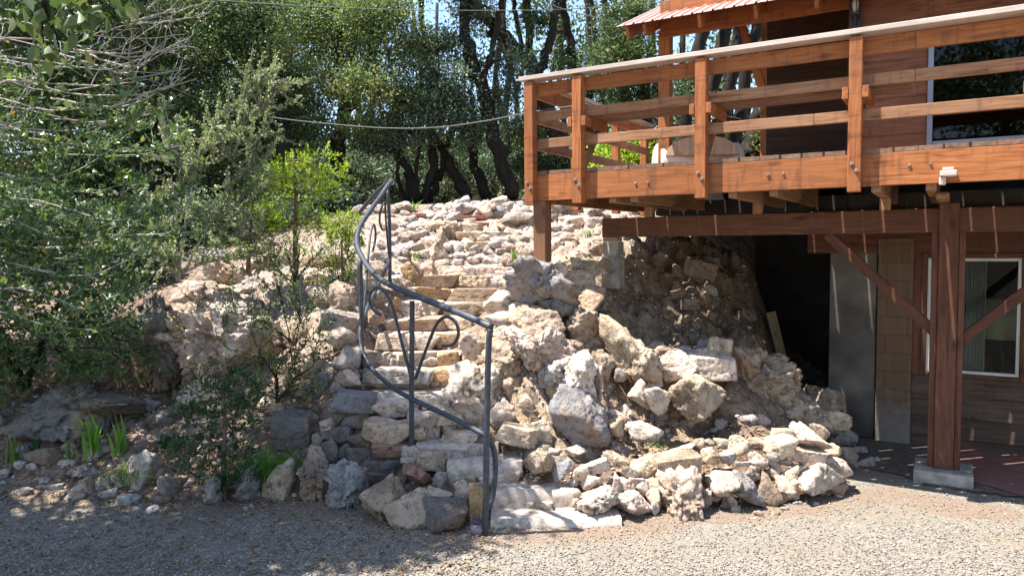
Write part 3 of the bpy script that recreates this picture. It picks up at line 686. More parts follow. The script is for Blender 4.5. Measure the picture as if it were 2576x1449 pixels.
b_ = dk(); b_.bar((up0 - 0.05, WV - 0.03, 2.84), (up0 - 0.05, WV - 0.03, 5.6), 0.1, 0.1, (0, 1, 0)); b_.build("corner_board", MAT['darkwood'], house, 0.004)
sd = link("sliding_door", None, None, house)
zt = on_v(2400, 78, WV)[1]
b_ = dk()
b_.box(wu - 0.055, wu - 0.005, WV - 0.05, WV + 0.03, wz0 - 0.035, zt); b_.box(wu, 8.4, WV - 0.05, WV + 0.03, wz0 - 0.035, wz0 + 0.02); b_.box(wu, 8.4, WV - 0.05, WV + 0.03, zt - 0.04, zt)
b_.box(wu + 1.75, wu + 1.82, WV - 0.045, WV + 0.03, wz0 + 0.022, zt - 0.042); b_.build("frame", MAT['aluminium'], sd, 0.004)
def glass(name, refl, dark, tr):
    m, nt, b = new_mat(name); nt.nodes.remove(b)
    g = N(nt, "ShaderNodeBsdfGlossy"); g.inputs["Roughness"].default_value = 0.02; g.inputs["Color"].default_value = (refl, refl, refl, 1)
    t = N(nt, "ShaderNodeBsdfTransparent"); t.inputs[0].default_value = (*tr, 1)
    lw = N(nt, "ShaderNodeFresnel"); lw.inputs[0].default_value = 1.5
    mx = N(nt, "ShaderNodeMixShader"); nt.links.new(math_n(nt, 'ADD', lw.outputs[0], dark), mx.inputs[0]); nt.links.new(t.outputs[0], mx.inputs[1]); nt.links.new(g.outputs[0], mx.inputs[2])
    nt.links.new(mx.outputs[0], nt.nodes["Material Output"].inputs[0]); return m
MAT['glass'] = glass("window_glass", 0.16, 0.0, (0.75, 0.78, 0.76))
MAT['glass_dark'] = glass("dark_door_glass", 0.4, 0.01, (0.3, 0.32, 0.36))
b_ = dk(); b_.box(wu + 0.002, 8.39, WV - 0.012, WV - 0.004, wz0 + 0.022, zt - 0.042); b_.build("pane", MAT['glass_dark'], sd)
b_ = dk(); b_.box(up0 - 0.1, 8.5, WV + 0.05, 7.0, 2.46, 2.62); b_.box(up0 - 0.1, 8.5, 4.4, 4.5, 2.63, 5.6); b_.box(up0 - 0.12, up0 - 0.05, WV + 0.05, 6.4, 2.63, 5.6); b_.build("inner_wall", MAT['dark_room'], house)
# lower storey
pu0 = on_v(2207, 800, WV)[0]; pu1 = on_v(2296, 800, WV)[0]
m, nt, b = new_mat("painted_block_wall")
tc = N(nt, "ShaderNodeTexCoord"); mp = N(nt, "ShaderNodeMapping"); mp.inputs["Rotation"].default_value = (R(90), 0, 0); nt.links.new(tc.outputs["Object"], mp.inputs[0])
br = N(nt, "ShaderNodeTexBrick", Scale=1.0); nt.links.new(mp.outputs[0], br.inputs["Vector"])
br.inputs["Brick Width"].default_value = 0.4; br.inputs["Row Height"].default_value = 0.19; br.inputs["Mortar Size"].default_value = 0.009
br.inputs["Color1"].default_value = (0.13, 0.075, 0.042, 1); br.inputs["Color2"].default_value = (0.15, 0.088, 0.05, 1); br.inputs["Mortar"].default_value = (0.1, 0.062, 0.038, 1)
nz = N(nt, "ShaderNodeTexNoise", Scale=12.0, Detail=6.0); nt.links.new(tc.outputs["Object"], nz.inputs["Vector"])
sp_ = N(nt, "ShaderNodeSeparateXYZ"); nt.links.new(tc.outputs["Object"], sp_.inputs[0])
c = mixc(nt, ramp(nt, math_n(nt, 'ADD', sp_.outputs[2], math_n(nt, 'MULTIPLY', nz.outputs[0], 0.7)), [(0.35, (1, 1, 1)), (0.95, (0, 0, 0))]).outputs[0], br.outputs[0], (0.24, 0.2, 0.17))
nt.links.new(c, b.inputs["Base Color"]); b.inputs["Roughness"].default_value = 0.9; bump(nt, b, nz.outputs[0], 0.4, 0.01)
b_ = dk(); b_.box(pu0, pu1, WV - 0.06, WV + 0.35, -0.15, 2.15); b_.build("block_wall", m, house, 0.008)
lw0 = on_v(2335, 652, WV); lw1 = on_v(2327, 930, WV); wr = on_v(2570, 700, WV)[0]
u_l, z_t, z_b = lw0[0], lw0[1], lw1[1]
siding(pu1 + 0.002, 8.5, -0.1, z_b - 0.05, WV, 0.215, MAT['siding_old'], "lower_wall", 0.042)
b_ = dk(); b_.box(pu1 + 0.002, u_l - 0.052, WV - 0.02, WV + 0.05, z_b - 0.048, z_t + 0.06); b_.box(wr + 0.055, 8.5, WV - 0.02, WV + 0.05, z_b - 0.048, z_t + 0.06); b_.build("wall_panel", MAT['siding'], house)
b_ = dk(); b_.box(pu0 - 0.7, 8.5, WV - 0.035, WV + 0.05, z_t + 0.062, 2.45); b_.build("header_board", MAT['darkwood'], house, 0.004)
wn_ = link("window", None, None, house)
b_ = dk()
b_.box(u_l - 0.05, u_l - 0.002, WV - 0.05, WV + 0.05, z_b - 0.046, z_t + 0.058); b_.box(wr + 0.002, wr + 0.05, WV - 0.05, WV + 0.05, z_b - 0.046, z_t + 0.058); b_.box(u_l, wr, WV - 0.05, WV + 0.05, z_t + 0.012, z_t + 0.058); b_.box(u_l, wr, WV - 0.06, WV + 0.05, z_b - 0.046, z_b - 0.012)
b_.build("casing", MAT['darkwood'], wn_, 0.004)
b_ = dk()
b_.box(u_l, u_l + 0.03, WV - 0.03, WV + 0.02, z_b - 0.01, z_t + 0.01); b_.box(wr - 0.03, wr, WV - 0.03, WV + 0.02, z_b - 0.01, z_t + 0.01); b_.box(u_l + 0.031, wr - 0.031, WV - 0.03, WV + 0.02, z_t - 0.02, z_t + 0.01); b_.box(u_l + 0.031, wr - 0.031, WV - 0.03, WV + 0.02, z_b - 0.01, z_b + 0.02)
b_.build("frame", MAT['white_frame'], wn_, 0.003)
b_ = dk(); b_.box(u_l + 0.032, wr - 0.032, WV - 0.008, WV - 0.002, z_b + 0.022, z_t - 0.022); b_.build("pane", MAT['glass'], wn_)
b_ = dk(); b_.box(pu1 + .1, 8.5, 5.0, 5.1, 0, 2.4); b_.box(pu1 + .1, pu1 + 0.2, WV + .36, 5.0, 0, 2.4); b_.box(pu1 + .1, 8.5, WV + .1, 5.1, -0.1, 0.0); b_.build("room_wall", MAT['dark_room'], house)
def curtain(px0, px1, name, lab):
    a, c_ = on_v(px0, 700, WV + 0.12)[0], on_v(px1, 700, WV + 0.12)[0]; n = 60
    V, F_ = [], []
    for i in range(n + 1):
        u = a + (c_ - a) * i / n; v = WV + 0.13 + 0.025 * math.sin(i * 1.15) + 0.01 * math.sin(i * 2.7)
        V += [(u, v, z_b - 0.25), (u, v, z_t + 0.03), (u, v + .004, z_t + 0.03), (u, v + .004, z_b - 0.25)]
        if i: 
            k = 4 * i; F_ += [(k - 4, k, k + 1, k - 3), (k - 2, k + 2, k + 3, k - 1), (k - 3, k + 1, k + 2, k - 2)]
    q = dk(); q.add(V, F_); o = q.build(name, MAT['curtain'], smooth=True, label=lab, cat="curtain"); o.location = CZ; o.rotation_euler = (0, 0, ANG)
curtain(2340, 2378, "curtain", "pale curtain hanging behind the window, between its left edge and the post")
curtain(2418, 2482, "curtain", "pale pleated curtain drawn open just right of the deck post behind the lower window")
tl = empty("table_lamp", CZ, ANG, label="lamp with a cream drum shade inside the lower window", cat="lamp")
lu, lz = on_v(2512, 850, WV + 0.45); lzt = on_v(2512, 752, WV + 0.45)[1]
b_ = dk(); b_.lathe([(0.2, lz), (0.17, lzt)], (lu, WV + 0.45, 0)); b_.build("lamp_shade", MAT['shade'], tl, smooth=True)
b_ = dk(); b_.lathe([(0.11, 0.5), (0.1, 0.54), (0.03, 0.58), (0.025, 0.75), (0.06, 0.85), (0.02, lz + .02)], (lu, WV + 0.45, 0)); b_.build("base", MAT['black'], tl, smooth=True)
sb_ = empty("side_table", CZ, ANG, label="dark side table under the lamp inside the lower window", cat="table")
b_ = dk(); b_.box(lu - 0.4, lu + 0.4, WV + 0.25, WV + 0.75, 0.45, 0.497); b_.build("table_top", MAT['black'], sb_, 0.004)
for a in (-1, 1):
    for c_ in (0.29, 0.71):
        b_ = dk(); b_.box(lu + a * 0.36 - 0.025, lu + a * 0.36 + 0.025, WV + c_ - 0.025, WV + c_ + 0.025, 0.0, 0.448); b_.build("leg", MAT['black'], sb_)
# cellar behind the opening
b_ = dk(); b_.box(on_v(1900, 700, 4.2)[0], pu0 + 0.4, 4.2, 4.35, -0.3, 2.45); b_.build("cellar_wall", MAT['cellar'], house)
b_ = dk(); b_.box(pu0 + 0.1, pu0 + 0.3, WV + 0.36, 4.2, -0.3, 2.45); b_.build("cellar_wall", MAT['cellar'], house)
b_ = dk(); b_.box(0.45, up0 - 0.1, WV + 0.02, 3.45, 2.46, 2.62); b_.box(0.05, up0 - 0.1, 3.452, 7.0, 2.5, 2.8); b_.build("porch_floor", MAT['cellar'], house)  # unseen floor, carried back to shade the cellar and the slope below
# porch: post, carrying timber, rafters, braces, roof
uq = on_v(1674, 300, 2.4)[0]
b_ = dk(); b_.bar((uq, 2.4, 2.84), (uq, 2.4, on_v(1674, 80, 2.4)[1]), 0.14, 0.14, (0, 1, 0)); b_.build("porch_post", MAT['redwood'], house, 0.005)
ub, zb0 = on_v(1700, 98, 2.33); ub2, zb1 = on_v(2129, 17, 2.33)
ZB = (zb0 + zb1) / 2
uL = on_v(1661, 130, 2.33)[0]
b_ = dk(); b_.bar((uL, 2.33, ZB + 0.11), (8.5, 2.33, ZB + 0.11), 0.05, 0.22); b_.build("porch_beam", MAT['redwood'], house, 0.004)
b_ = dk(); b_.bar((uL, 2.33, ZB + 0.333), (8.5, 2.33, ZB + 0.333), 0.04, 0.2); b_.build("blocking", MAT['redwood'], house, 0.004)
EV = 1.8
ue, ze = on_v(1562, 66, EV)
vr, zr_ = on_u(1700, 0, ue)
SL = (zr_ - ze) / (vr - EV) if vr > EV + 0.2 else 0.3
SL = min(max(SL, 0.2), 0.7)
def rz(v): return ze + SL * (v - EV)
for u in [ue + 0.06, uL - 0.02] + list(np.arange(uL + 0.62, 7, 0.61)):
    b_ = dk(); p0 = np.array((u, EV + 0.05, rz(EV + 0.05) - 0.10)); p1 = np.array((u, 6.2, rz(6.2) - 0.10)); b_.bar(p0, p1, 0.04, 0.14); b_.build("rafter", MAT['redwood'], house, 0.004)
rf = dk(); uu = np.arange(ue - 0.05, 8.0, 0.01); ph = (uu / 0.115) % 1.0
zz = np.where(ph < 0.14, 0.022, np.where((ph > 0.5) & (ph < 0.56), 0.006, 0.0))
rows = [(EV - 0.03, 0.003), (6.3, 0.003)]
V = [(u, v, rz(v) + d + o) for v, o in rows for u, d in zip(uu, zz)] + [(u, v, rz(v) + d + o - 0.004) for v, o in rows for u, d in zip(uu, zz)]
k = len(uu); F_ = []
for i in range(k - 1): F_ += [(i, i + 1, k + i + 1, k + i), (2 * k + i, 3 * k + i, 3 * k + i + 1, 2 * k + i + 1), (i, 2 * k + i, 2 * k + i + 1, i + 1)]
rf.add(V, F_); MAT['roof'] = plain_mat("glare_pale_red_metal", (0.6, 0.35, 0.29), 0.3, 0.0, 0.06, 3, 0.5, 0.0)  # red paint paled towards pink, the glare put into its colour
rf.build("metal_roof", MAT['roof'], house)
q = dk(); V = [(ue, EV + .02, rz(EV + .02) - 0.02), (8, EV + .02, rz(EV + .02) - 0.02), (8, 6.2, rz(6.2) - 0.02), (ue, 6.2, rz(6.2) - 0.02), (ue, EV + .02, rz(EV + .02) - 0.004), (8, EV + .02, rz(EV + .02) - 0.004), (8, 6.2, rz(6.2) - 0.004), (ue, 6.2, rz(6.2) - 0.004)]
q.add(V, [(3, 2, 1, 0), (4, 5, 6, 7), (0, 1, 5, 4), (1, 2, 6, 5), (2, 3, 7, 6), (3, 0, 4, 7)]); q.build("roof_sheathing", MAT['darkwood'], house)
for px0, py0, px1, py1, v in ((1868, 68, 1925, 250, 3.0),):
    a = on_v(px0, py0, v); c_ = on_v(px1, py1, v); b_ = dk(); b_.bar((a[0], v, a[1]), (c_[0], v, c_[1]), 0.05, 0.09); b_.build("porch_brace", MAT['redwood'], house, 0.003)
# far corner post of the porch and the recessed dark wall
a = on_v(1925, 300, 5.6); b_ = dk(); b_.bar((a[0], 5.6, 2.6), (a[0], 5.6, rz(5.6) - 0.2), 0.12, 0.12, (0, 1, 0)); b_.build("porch_post", MAT['redwood'], house, 0.004)
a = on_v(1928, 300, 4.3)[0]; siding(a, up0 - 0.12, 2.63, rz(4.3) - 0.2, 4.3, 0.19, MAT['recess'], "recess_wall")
# porch lantern on the corner board
lu, lz = on_v(2152, 20, WV - 0.15)
ln = empty("porch_lantern", CZ, ANG, label="black iron porch lantern with pale bulb on the house corner above the railing", cat="lantern")
b_ = dk(); b_.box(lu - 0.045, lu + 0.045, WV - 0.083, WV - 0.085 + 0.0, lz - 0.2, lz - 0.02); b_.tube(smooth_path([(lu, WV - 0.09, lz - 0.12), (lu, WV - 0.14, lz - 0.16), (lu, WV - 0.16, lz - 0.09)], 12), 0.012, 8); b_.build("bracket", MAT['black'], ln)
b_ = dk(); b_.lathe([(0.03, lz - 0.09), (0.05, lz - 0.08), (0.052, lz - 0.06)], (lu, WV - 0.16, 0), 10)
for k in range(5):
    a = k * 2 * math.pi / 5; b_.tube([(lu + 0.048 * math.cos(a), WV - 0.16 + 0.048 * math.sin(a), lz - 0.06), (lu + 0.065 * math.cos(a), WV - 0.16 + 0.065 * math.sin(a), lz + 0.12)], 0.005, 6)
b_.lathe([(0.085, lz + 0.12), (0.06, lz + 0.16), (0.012, lz + 0.22)], (lu, WV - 0.16, 0), 10); b_.build("cage", MAT['black'], ln)
b_ = dk(); b_.lathe([(0.015, lz - 0.058), (0.03, lz), (0.032, lz + 0.05), (0.01, lz + 0.09)], (lu, WV - 0.16, 0), 12); b_.build("bulb", MAT['white_plastic'], ln, smooth=True)
# old door panel across the cellar mouth, and a plank in the dark
m, nt, b = new_mat("rusty_grey_sheet")
tc = N(nt, "ShaderNodeTexCoord"); n1 = N(nt, "ShaderNodeTexNoise", Scale=3.0, Detail=6.0); n2 = N(nt, "ShaderNodeTexNoise", Scale=28.0, Detail=4.0)
for q in (n1, n2): nt.links.new(tc.outputs["Object"], q.inputs["Vector"])
c = ramp(nt, n1.outputs[0], [(0.3, (0.05, 0.041, 0.033)), (0.55, (0.11, 0.092, 0.076)), (0.75, (0.18, 0.152, 0.126))]).outputs[0]
c = mixc(nt, math_n(nt, 'MULTIPLY', ramp(nt, n2.outputs[0], [(0.58, (0, 0, 0)), (0.7, (1, 1, 1))]).outputs[0], 0.5), c, (0.16, 0.08, 0.045))
nt.links.new(c, b.inputs["Base Color"]); b.inputs["Roughness"].default_value = 0.7
a0 = on_v(2086, 850, WV - 0.02)[0]; zt_ = on_v(2150, 620, WV)[1]
b_ = dk(); b_.box(a0, pu0 - 0.012, WV - 0.03, WV + 0.01, 0.02, zt_)
o = b_.build("door_panel", m, bevel=0.004, label="old grey metal faced door standing shut beside the block wall", cat="door"); o.location = CZ; o.rotation_euler = (0, 0, ANG)
q = dk(); A, B = at(1938, 785, 8.9), at(1985, 920, 8.7); B[2] -= 0.25; A = A + (A - B) * 0.0; q.bar(A, B, 0.11, 0.05, (0, 1, 0.2))
q.build("plank", MAT['plank'], bevel=0.003, label="loose plank leaning in the dark opening left of the grey door", cat="plank")

# ------------------------------------------------------------------ the curved handrail
hr = empty("handrail", tuple(at(1222, 1358, 5.25)), label="curved slate blue pipe handrail with scrolls beside the stone steps", cat="handrail")
HB = np.array(hr.location)
def rail(name, pts, r, n=60, parent=hr, sm=True, nn=10):
    P = np.array([at(*p) for p in pts]) - HB
    q = MB(); q.tube(smooth_path(P, n) if sm else P, r, nn); return q.build(name, MAT['rail'], parent, smooth=True)
pr_ = 0.022
rail("post", [(1221, 1362, 5.24), (1223, 1200, 5.24), (1226, 1000, 5.24), (1229, 880, 5.24), (1231, 845, 5.235), (1234, 828, 5.235)], pr_ + 0.001, 30)
rail("top_rail", [(1236, 823, 5.235), (1200, 806, 5.33), (1150, 785, 5.5), (1060, 750, 5.95), (1000, 726, 6.35), (950, 697, 6.75), (915, 655, 7.15), (898, 612, 7.5), (905, 572, 7.85), (930, 532, 8.2), (957, 495, 8.6), (975, 468, 8.85), (985, 457, 9.0), (978, 458, 9.12), (950, 482, 9.35), (920, 516, 9.6), (900, 542, 9.8)], 0.027, 140)
rail("post", [(1037, 757, 6.05), (1036, 900, 6.05), (1035, 1160, 6.05)], pr_, 12)
rail("post", [(906, 650, 7.2), (909, 780, 7.2), (912, 930, 7.2)], pr_, 12)
rail("post", [(976, 476, 8.9), (980, 580, 8.9), (981, 712, 8.9)], pr_, 12)
rail("lower_rail", [(1225, 1278, 5.3), (1238, 1255, 5.36), (1246, 1190, 5.38), (1244, 1140, 5.38), (1232, 1108, 5.34), (1205, 1086, 5.36), (1120, 1042, 5.7), (1038, 1004, 6.02), (985, 972, 6.4), (938, 930, 6.8), (912, 885, 7.05), (905, 845, 7.15), (909, 815, 7.22)], 0.021, 90)
rail("lower_rail", [(912, 808, 7.25), (928, 765, 7.6), (948, 725, 8.0), (965, 690, 8.4), (979, 655, 8.85)], 0.02, 30)
rail("scroll", [(1033, 945, 6.05), (1010, 860, 6.12), (990, 780, 6.2), (972, 740, 6.3), (950, 724, 6.4), (932, 738, 6.46), (931, 765, 6.46), (943, 783, 6.42), (958, 792, 6.38)], 0.0135, 60)
rail("scroll", [(1045, 953, 6.0), (1066, 895, 5.92), (1088, 838, 5.84), (1104, 808, 5.78), (1125, 797, 5.72), (1147, 812, 5.66), (1153, 842, 5.64), (1139, 866, 5.68), (1114, 870, 5.76)], 0.0135, 60)
rail("scroll", [(913, 800, 7.25), (921, 720, 7.4), (927, 640, 7.55), (932, 590, 7.7), (940, 565, 7.85), (945, 585, 7.95), (943, 610, 7.95), (938, 632, 7.9)], 0.012, 50)
rail("scroll", [(978, 640, 8.85), (971, 560, 8.7), (968, 510, 8.6), (958, 530, 8.45), (955, 555, 8.4), (960, 575, 8.45), (966, 580, 8.5)], 0.012, 40)
# jar at the foot of the handrail
P = at(1199, 1352, 5.26); jr = empty("jar_lamp", (P[0], P[1], 0.0), label="small mauve glass jar lamp at the foot of the handrail post", cat="garden light")
b_ = MB(); b_.lathe([(0.03, 0.0), (0.05, 0.012), (0.056, 0.045), (0.046, 0.075), (0.028, 0.088)], (0, 0, 0), 20); b_.build("jar", MAT['mauve'], jr, smooth=True)
b_ = MB(); b_.lathe([(0.034, 0.0885), (0.036, 0.112), (0.03, 0.118)], (0, 0, 0), 18); b_.lathe([(0.024, 0.1185), (0.026, 0.134), (0.012, 0.139)], (0, 0, 0), 18); b_.build("lid", plain_mat("purple_lid", (0.09, 0.06, 0.085), 0.4, 0, .2, 20), jr, 0.002)

# ------------------------------------------------------------------ barrel and cut log behind the railing
P = at(1735, 372, 9.3); P[2] = 2.84
lg = empty("cut_log", (P[0], P[1], P[2]), R(4), label="pale cut log lying on the deck behind the railing", cat="log")
for nm, r_, L0, L1, mt in (("log_body", 0.27, -0.42, 0.62, 'bleached'),):
    prof = []; q = MB(); ang = np.linspace(0, 2 * math.pi, 36, endpoint=False)
    pts = [(x, 0, r_ * 0.98) for x in (L0, L0 + 0.03, -0.1, 0.25, L1 - 0.03, L1)]
    q.tube(pts, [0.25, 0.272, 0.275, 0.272, 0.27, 0.25], 36); q.build(nm, MAT[mt], lg, smooth=True)
q = MB(); q.tube([(L1, 0, 0.265), (L1 + 0.012, 0, 0.265)], [0.2, 0.19], 30); q.build("end_hollow", MAT['barrel'], lg)
P = at(1768, 390, 8.95)
bt = MB(); R_ = 0.44
arc = [(R_ * math.cos(a), R_ * math.sin(a)) for a in np.linspace(0.0, math.pi, 25)]
for k in range(9):   # boards of the half-round top, each its own strip
    x0, x1 = -R_ + 2 * R_ * k / 9, -R_ + 2 * R_ * (k + 1) / 9 - 0.002
    xs_ = np.linspace(x0, x1, 6); tz = [math.sqrt(max(R_ * R_ - x * x, 0.0004)) * 0.55 for x in xs_]
    poly = [(x0, 0)] + [(x1, 0)] + [(x, z) for x, z in zip(xs_[::-1], tz[::-1])]
    n0 = len(poly); V = [(x, 0, z) for x, z in poly] + [(x, 0.04, z) for x, z in poly]; off = rng.random(3) * 20
    bt.add(V, [tuple(range(n0)), tuple(range(2 * n0 - 1, n0 - 1, -1))] + [(i, n0 + i, n0 + (i + 1) % n0, (i + 1) % n0) for i in range(n0)], [off + np.array((z, x, y)) for x, y, z in V])
o = bt.build("round_table_top", MAT['barrel'], label="half round board top standing on edge against the pale cut log", cat="table top"); o.location = P; o.rotation_euler = (R(-8), 0, R(-6))
# ------------------------------------------------------------------ stones: traced one by one, each its own object
def ico(level):
    bm = bmesh.new(); bmesh.ops.create_icosphere(bm, subdivisions=level, radius=1.0)
    V = np.array([v.co[:] for v in bm.verts]); F_ = np.array([[v.index for v in f.verts] for f in bm.faces]); bm.free(); return V, F_
ICO = {k: ico(k) for k in (3, 4, 5, 6)}

def rock_shape(kind, seed, lv, dims, outline=None):
    r = np.random.default_rng(seed); V, F_ = ICO[lv]
    # broken stone: the common inside of a handful of planes, then worn
    def poly(n_, lo, hi, boxy):
        nn = r.normal(size=(n_, 3)); nn /= np.linalg.norm(nn, axis=1)[:, None]; dd = r.uniform(lo, hi, n_)
        if boxy:
            bx = np.concatenate((np.eye(3), -np.eye(3))) + r.normal(0, .09, (6, 3)); bx /= np.linalg.norm(bx, axis=1)[:, None]
            nn = np.concatenate((bx, nn)); dd = np.concatenate((np.full(6, boxy), dd))
        t = dd / np.maximum(V @ nn.T, 0.05)
        k_ = 45.0 if boxy else 26.0; t = -np.log(np.exp(-k_ * np.minimum(t, 3)).sum(1)) / k_   # soft minimum: slightly worn edges
        return V * np.minimum(t, 1.7)[:, None]
    wob = 0.09
    if kind == 's': P = poly(6, 1.08, 1.4, 0.8); wob = 0.04
    elif kind == 'k': P = poly(8, 0.9, 1.2, 0.85)
    elif kind == 'c': P = poly(12, 0.82, 1.1, 0); wob = 0.12
    elif kind == 'p': P = poly(13, 0.7, 1.05, 0); wob = 0.2
    elif kind == 'w': P = poly(12, 0.7, 1.0, 0)
    else: P = poly(13, 0.62, 1.05, 0)
    if kind == 'w': P[:, 0] *= np.clip(0.62 - 0.42 * P[:, 2], 0.12, 1.1); P[:, 1] *= np.clip(0.7 - 0.3 * P[:, 2], 0.2, 1.0)
    lo_, hi_ = P.min(0), P.max(0); P = (P - (lo_ + hi_) / 2) / ((hi_ - lo_) / 2)
    sc = np.array(dims) / max(dims)
    if outline is not None:      # fit the bare stone to its traced outline first, break its surface after
        O = np.array(outline, float); th = np.arctan2(P[:, 2], P[:, 0]); m_ = len(O)
        base = np.zeros(120); rad = np.sqrt(P[:, 0] ** 2 + P[:, 2] ** 2); bi = ((th + math.pi) / (2 * math.pi) * 120).astype(int) % 120
        np.maximum.at(base, bi, rad); base = np.where(base < 0.2, 1, base); base = sum(np.roll(base, k_) for k_ in range(-5, 6)) / 11
        ta = (np.arange(120) + 0.5) / 120 * 2 * math.pi - math.pi; Rr = np.zeros(120)
        for i in range(m_):
            a, c_ = O[i], O[(i + 1) % m_]; e = c_ - a
            dx, dz = np.cos(ta), np.sin(ta); den = dx * e[1] - dz * e[0]; den = np.where(np.abs(den) < 1e-9, 1e-9, den)
            t = (a[0] * e[1] - a[1] * e[0]) / den; s_ = (a[0] * dz - a[1] * dx) / den
            Rr = np.where((t > 0) & (s_ >= 0) & (s_ <= 1), np.maximum(Rr, t), Rr)
        Rr = np.where(Rr < 0.1, 0.5, Rr); Rr = sum(np.roll(Rr, k_) for k_ in range(-2, 3)) / 5
        f_ = np.interp(th, ta, Rr / base, period=2 * math.pi); P[:, 0] *= f_; P[:, 2] *= f_
        P[:, 1] *= sc[1]; q = P * 1.0
    else: q = P * sc
    off = r.uniform(-50, 50, 3)
    n_lo = fbm(q * 1.6 + off, 3, seed % 97); n_md = fbm(q * 4.5 + off, 4, seed % 89 + 3, 0.6)
    rid = np.abs(fbm(q * 3.0 - off, 4, seed % 83 + 7))
    pit = 0.10 if kind == 'p' else 0.05
    wq = q + 0.18 * np.stack((fbm(q * 3 + off, 3, 3), fbm(q * 3 - off, 3, 13), fbm(q * 3.3 + off, 3, 23)), 1)
    d = 0
    if kind in 'pbw':
        a1, e1 = cells(wq * 2.6 + off, seed % 71); a2, e2 = cells(wq * 6.5 + off, seed % 61)
        k1, k2 = (0.13, 0.06) if kind == 'p' else (0.05, 0.03)
        d = k1 * a1 + k2 * a2 - (k1 * .7) * np.clip(1 - e1 / .07, 0, 1) - k2 * .6 * np.clip(1 - e2 / .08, 0, 1)
    d = d + wob * n_lo + pit * n_md - (0.14 if kind == 'p' else 0.07) * np.clip(0.16 - rid, 0, 1) * 4
    if outline is not None:
        nrm = P / (np.linalg.norm(P, axis=1)[:, None] + 1e-6)
        return P + nrm * (d * (0.35 + 0.65 * np.linalg.norm(P, axis=1)))[:, None] * 0.9, F_
    P = P * (1 + d)[:, None]
    lo_, hi_ = P.min(0), P.max(0); P = (P - (lo_ + hi_) / 2) / ((hi_ - lo_) / 2)
    return P, F_

COLS = {'W': (0.72, 0.61, 0.51), 'G': (0.45, 0.4, 0.355), 'B': (0.335, 0.325, 0.33), 'D': (0.2, 0.18, 0.165), 'T': (0.54, 0.415, 0.31), 'C': (0.65, 0.525, 0.38),
        'O': (0.52, 0.345, 0.195), 'N': (0.31, 0.23, 0.17), 'P': (0.66, 0.53, 0.44), 'R': (0.38, 0.215, 0.16)}
CNAME = {'W': 'whitish', 'G': 'grey', 'B': 'blue grey', 'D': 'dark', 'T': 'tan', 'C': 'cream', 'O': 'ochre', 'N': 'brown', 'P': 'pinkish', 'R': 'reddish'}
KNAME = {'s': 'slab', 'k': 'block', 'c': 'cobble', 'p': 'pitted rock', 'w': 'pointed rock', 'b': 'angular rock'}
FR = {'A': (1400, 1150, 3.22), 'B': (1900, 1150, 3.22), 'C': (900, 1050, 2.635), 'E': (1000, 550, 3.22), 'F': (300, 650, 2.635), 'G': (1350, 750, 2.416), 'H': (0, 1150, 2.698), 'M': (1500, 650, 2.415), 'L': (900, 700, 1.4686), 'I': (1800, 0, 2.8975)}
SC = 2576 / 3000
ROCKS = []   # object, x, y, w, h, colour, kind, region

GROW = 1.0
def stone(fr, x, y, w, h, col, kind='b', tilt=0, dy=0.0, thick=None, Y=None, region='', outline=None, name=None, label=None):
    ox, oy, s = FR[fr]
    X, Z, Wd, Hd = (ox + x / s) * SC, (oy + y / s) * SC, w / s * SC, h / s * SC
    if outline: outline_px = [((px - x) / (w / 2), -(py - y) / (h / 2)) for px, py in outline]
    seed = len(ROCKS) * 7 + 11; r = random.Random(seed)
    if Y is None: Y = hit(X, min(Z + Hd * 0.28, 1440))
    Y += dy; mpp = Y / FPX * GROW
    hw, hh = Wd * mpp / 2, Hd * mpp / 2
    td = thick if thick else (0.75 * (hw * hh) ** 0.5 * 2 if kind != 's' else max(2.4 * hh, 0.55 * hw) )
    td = min(td, 0.9); ht = td / 2
    c = at(X, Z, Y + ht * 0.25)
    big = max(Wd, Hd); lv = 6 if (big > 150 and kind == 'p') else 5 if big > 75 else (4 if big > 34 else 3)
    dims = (hw, ht, hh)
    if outline: dims = (hw, ht, hh)
    P, F_ = rock_shape(kind, seed, lv, dims, [(a * hw / max(hw, hh), b_ * hh / max(hw, hh)) for a, b_ in outline_px] if outline else None)
    if outline: P = P * max(hw, hh) * 1.1
    else: P = P * np.array(dims) * ((1.13, 1.0, 1.06) if kind in 'sk' else 1.17)
    nm = name or ('boulder' if big > 95 else ('stone_slab' if kind == 's' else 'stone'))
    me = mesh_np(nm, P, F_, True)
    o = link(nm, me, MAT['rock']); o.location = c; o.rotation_euler = (R(r.uniform(-6, 6)) if kind not in 'sk' else R(r.uniform(-2, 2)), R(tilt), R(r.uniform(-8, 8)))
    base = COLS[col]; v = r.uniform(0.82, 1.14)
    o.color = (base[0] * v, base[1] * v, base[2] * v, 1)
    o["category"] = 'boulder' if big > 95 else 'stone'
    ROCKS.append([o, X, Z, Wd, Hd, col, kind, region, label, Y])
    return o

def many(fr, region, rows):
    for q in rows:
        kw = q[7] if len(q) > 7 else {}
        stone(fr, q[0], q[1], q[2], q[3], q[4], q[5] if len(q) > 5 else 'b', q[6] if len(q) > 6 else 0, region=region, **kw)

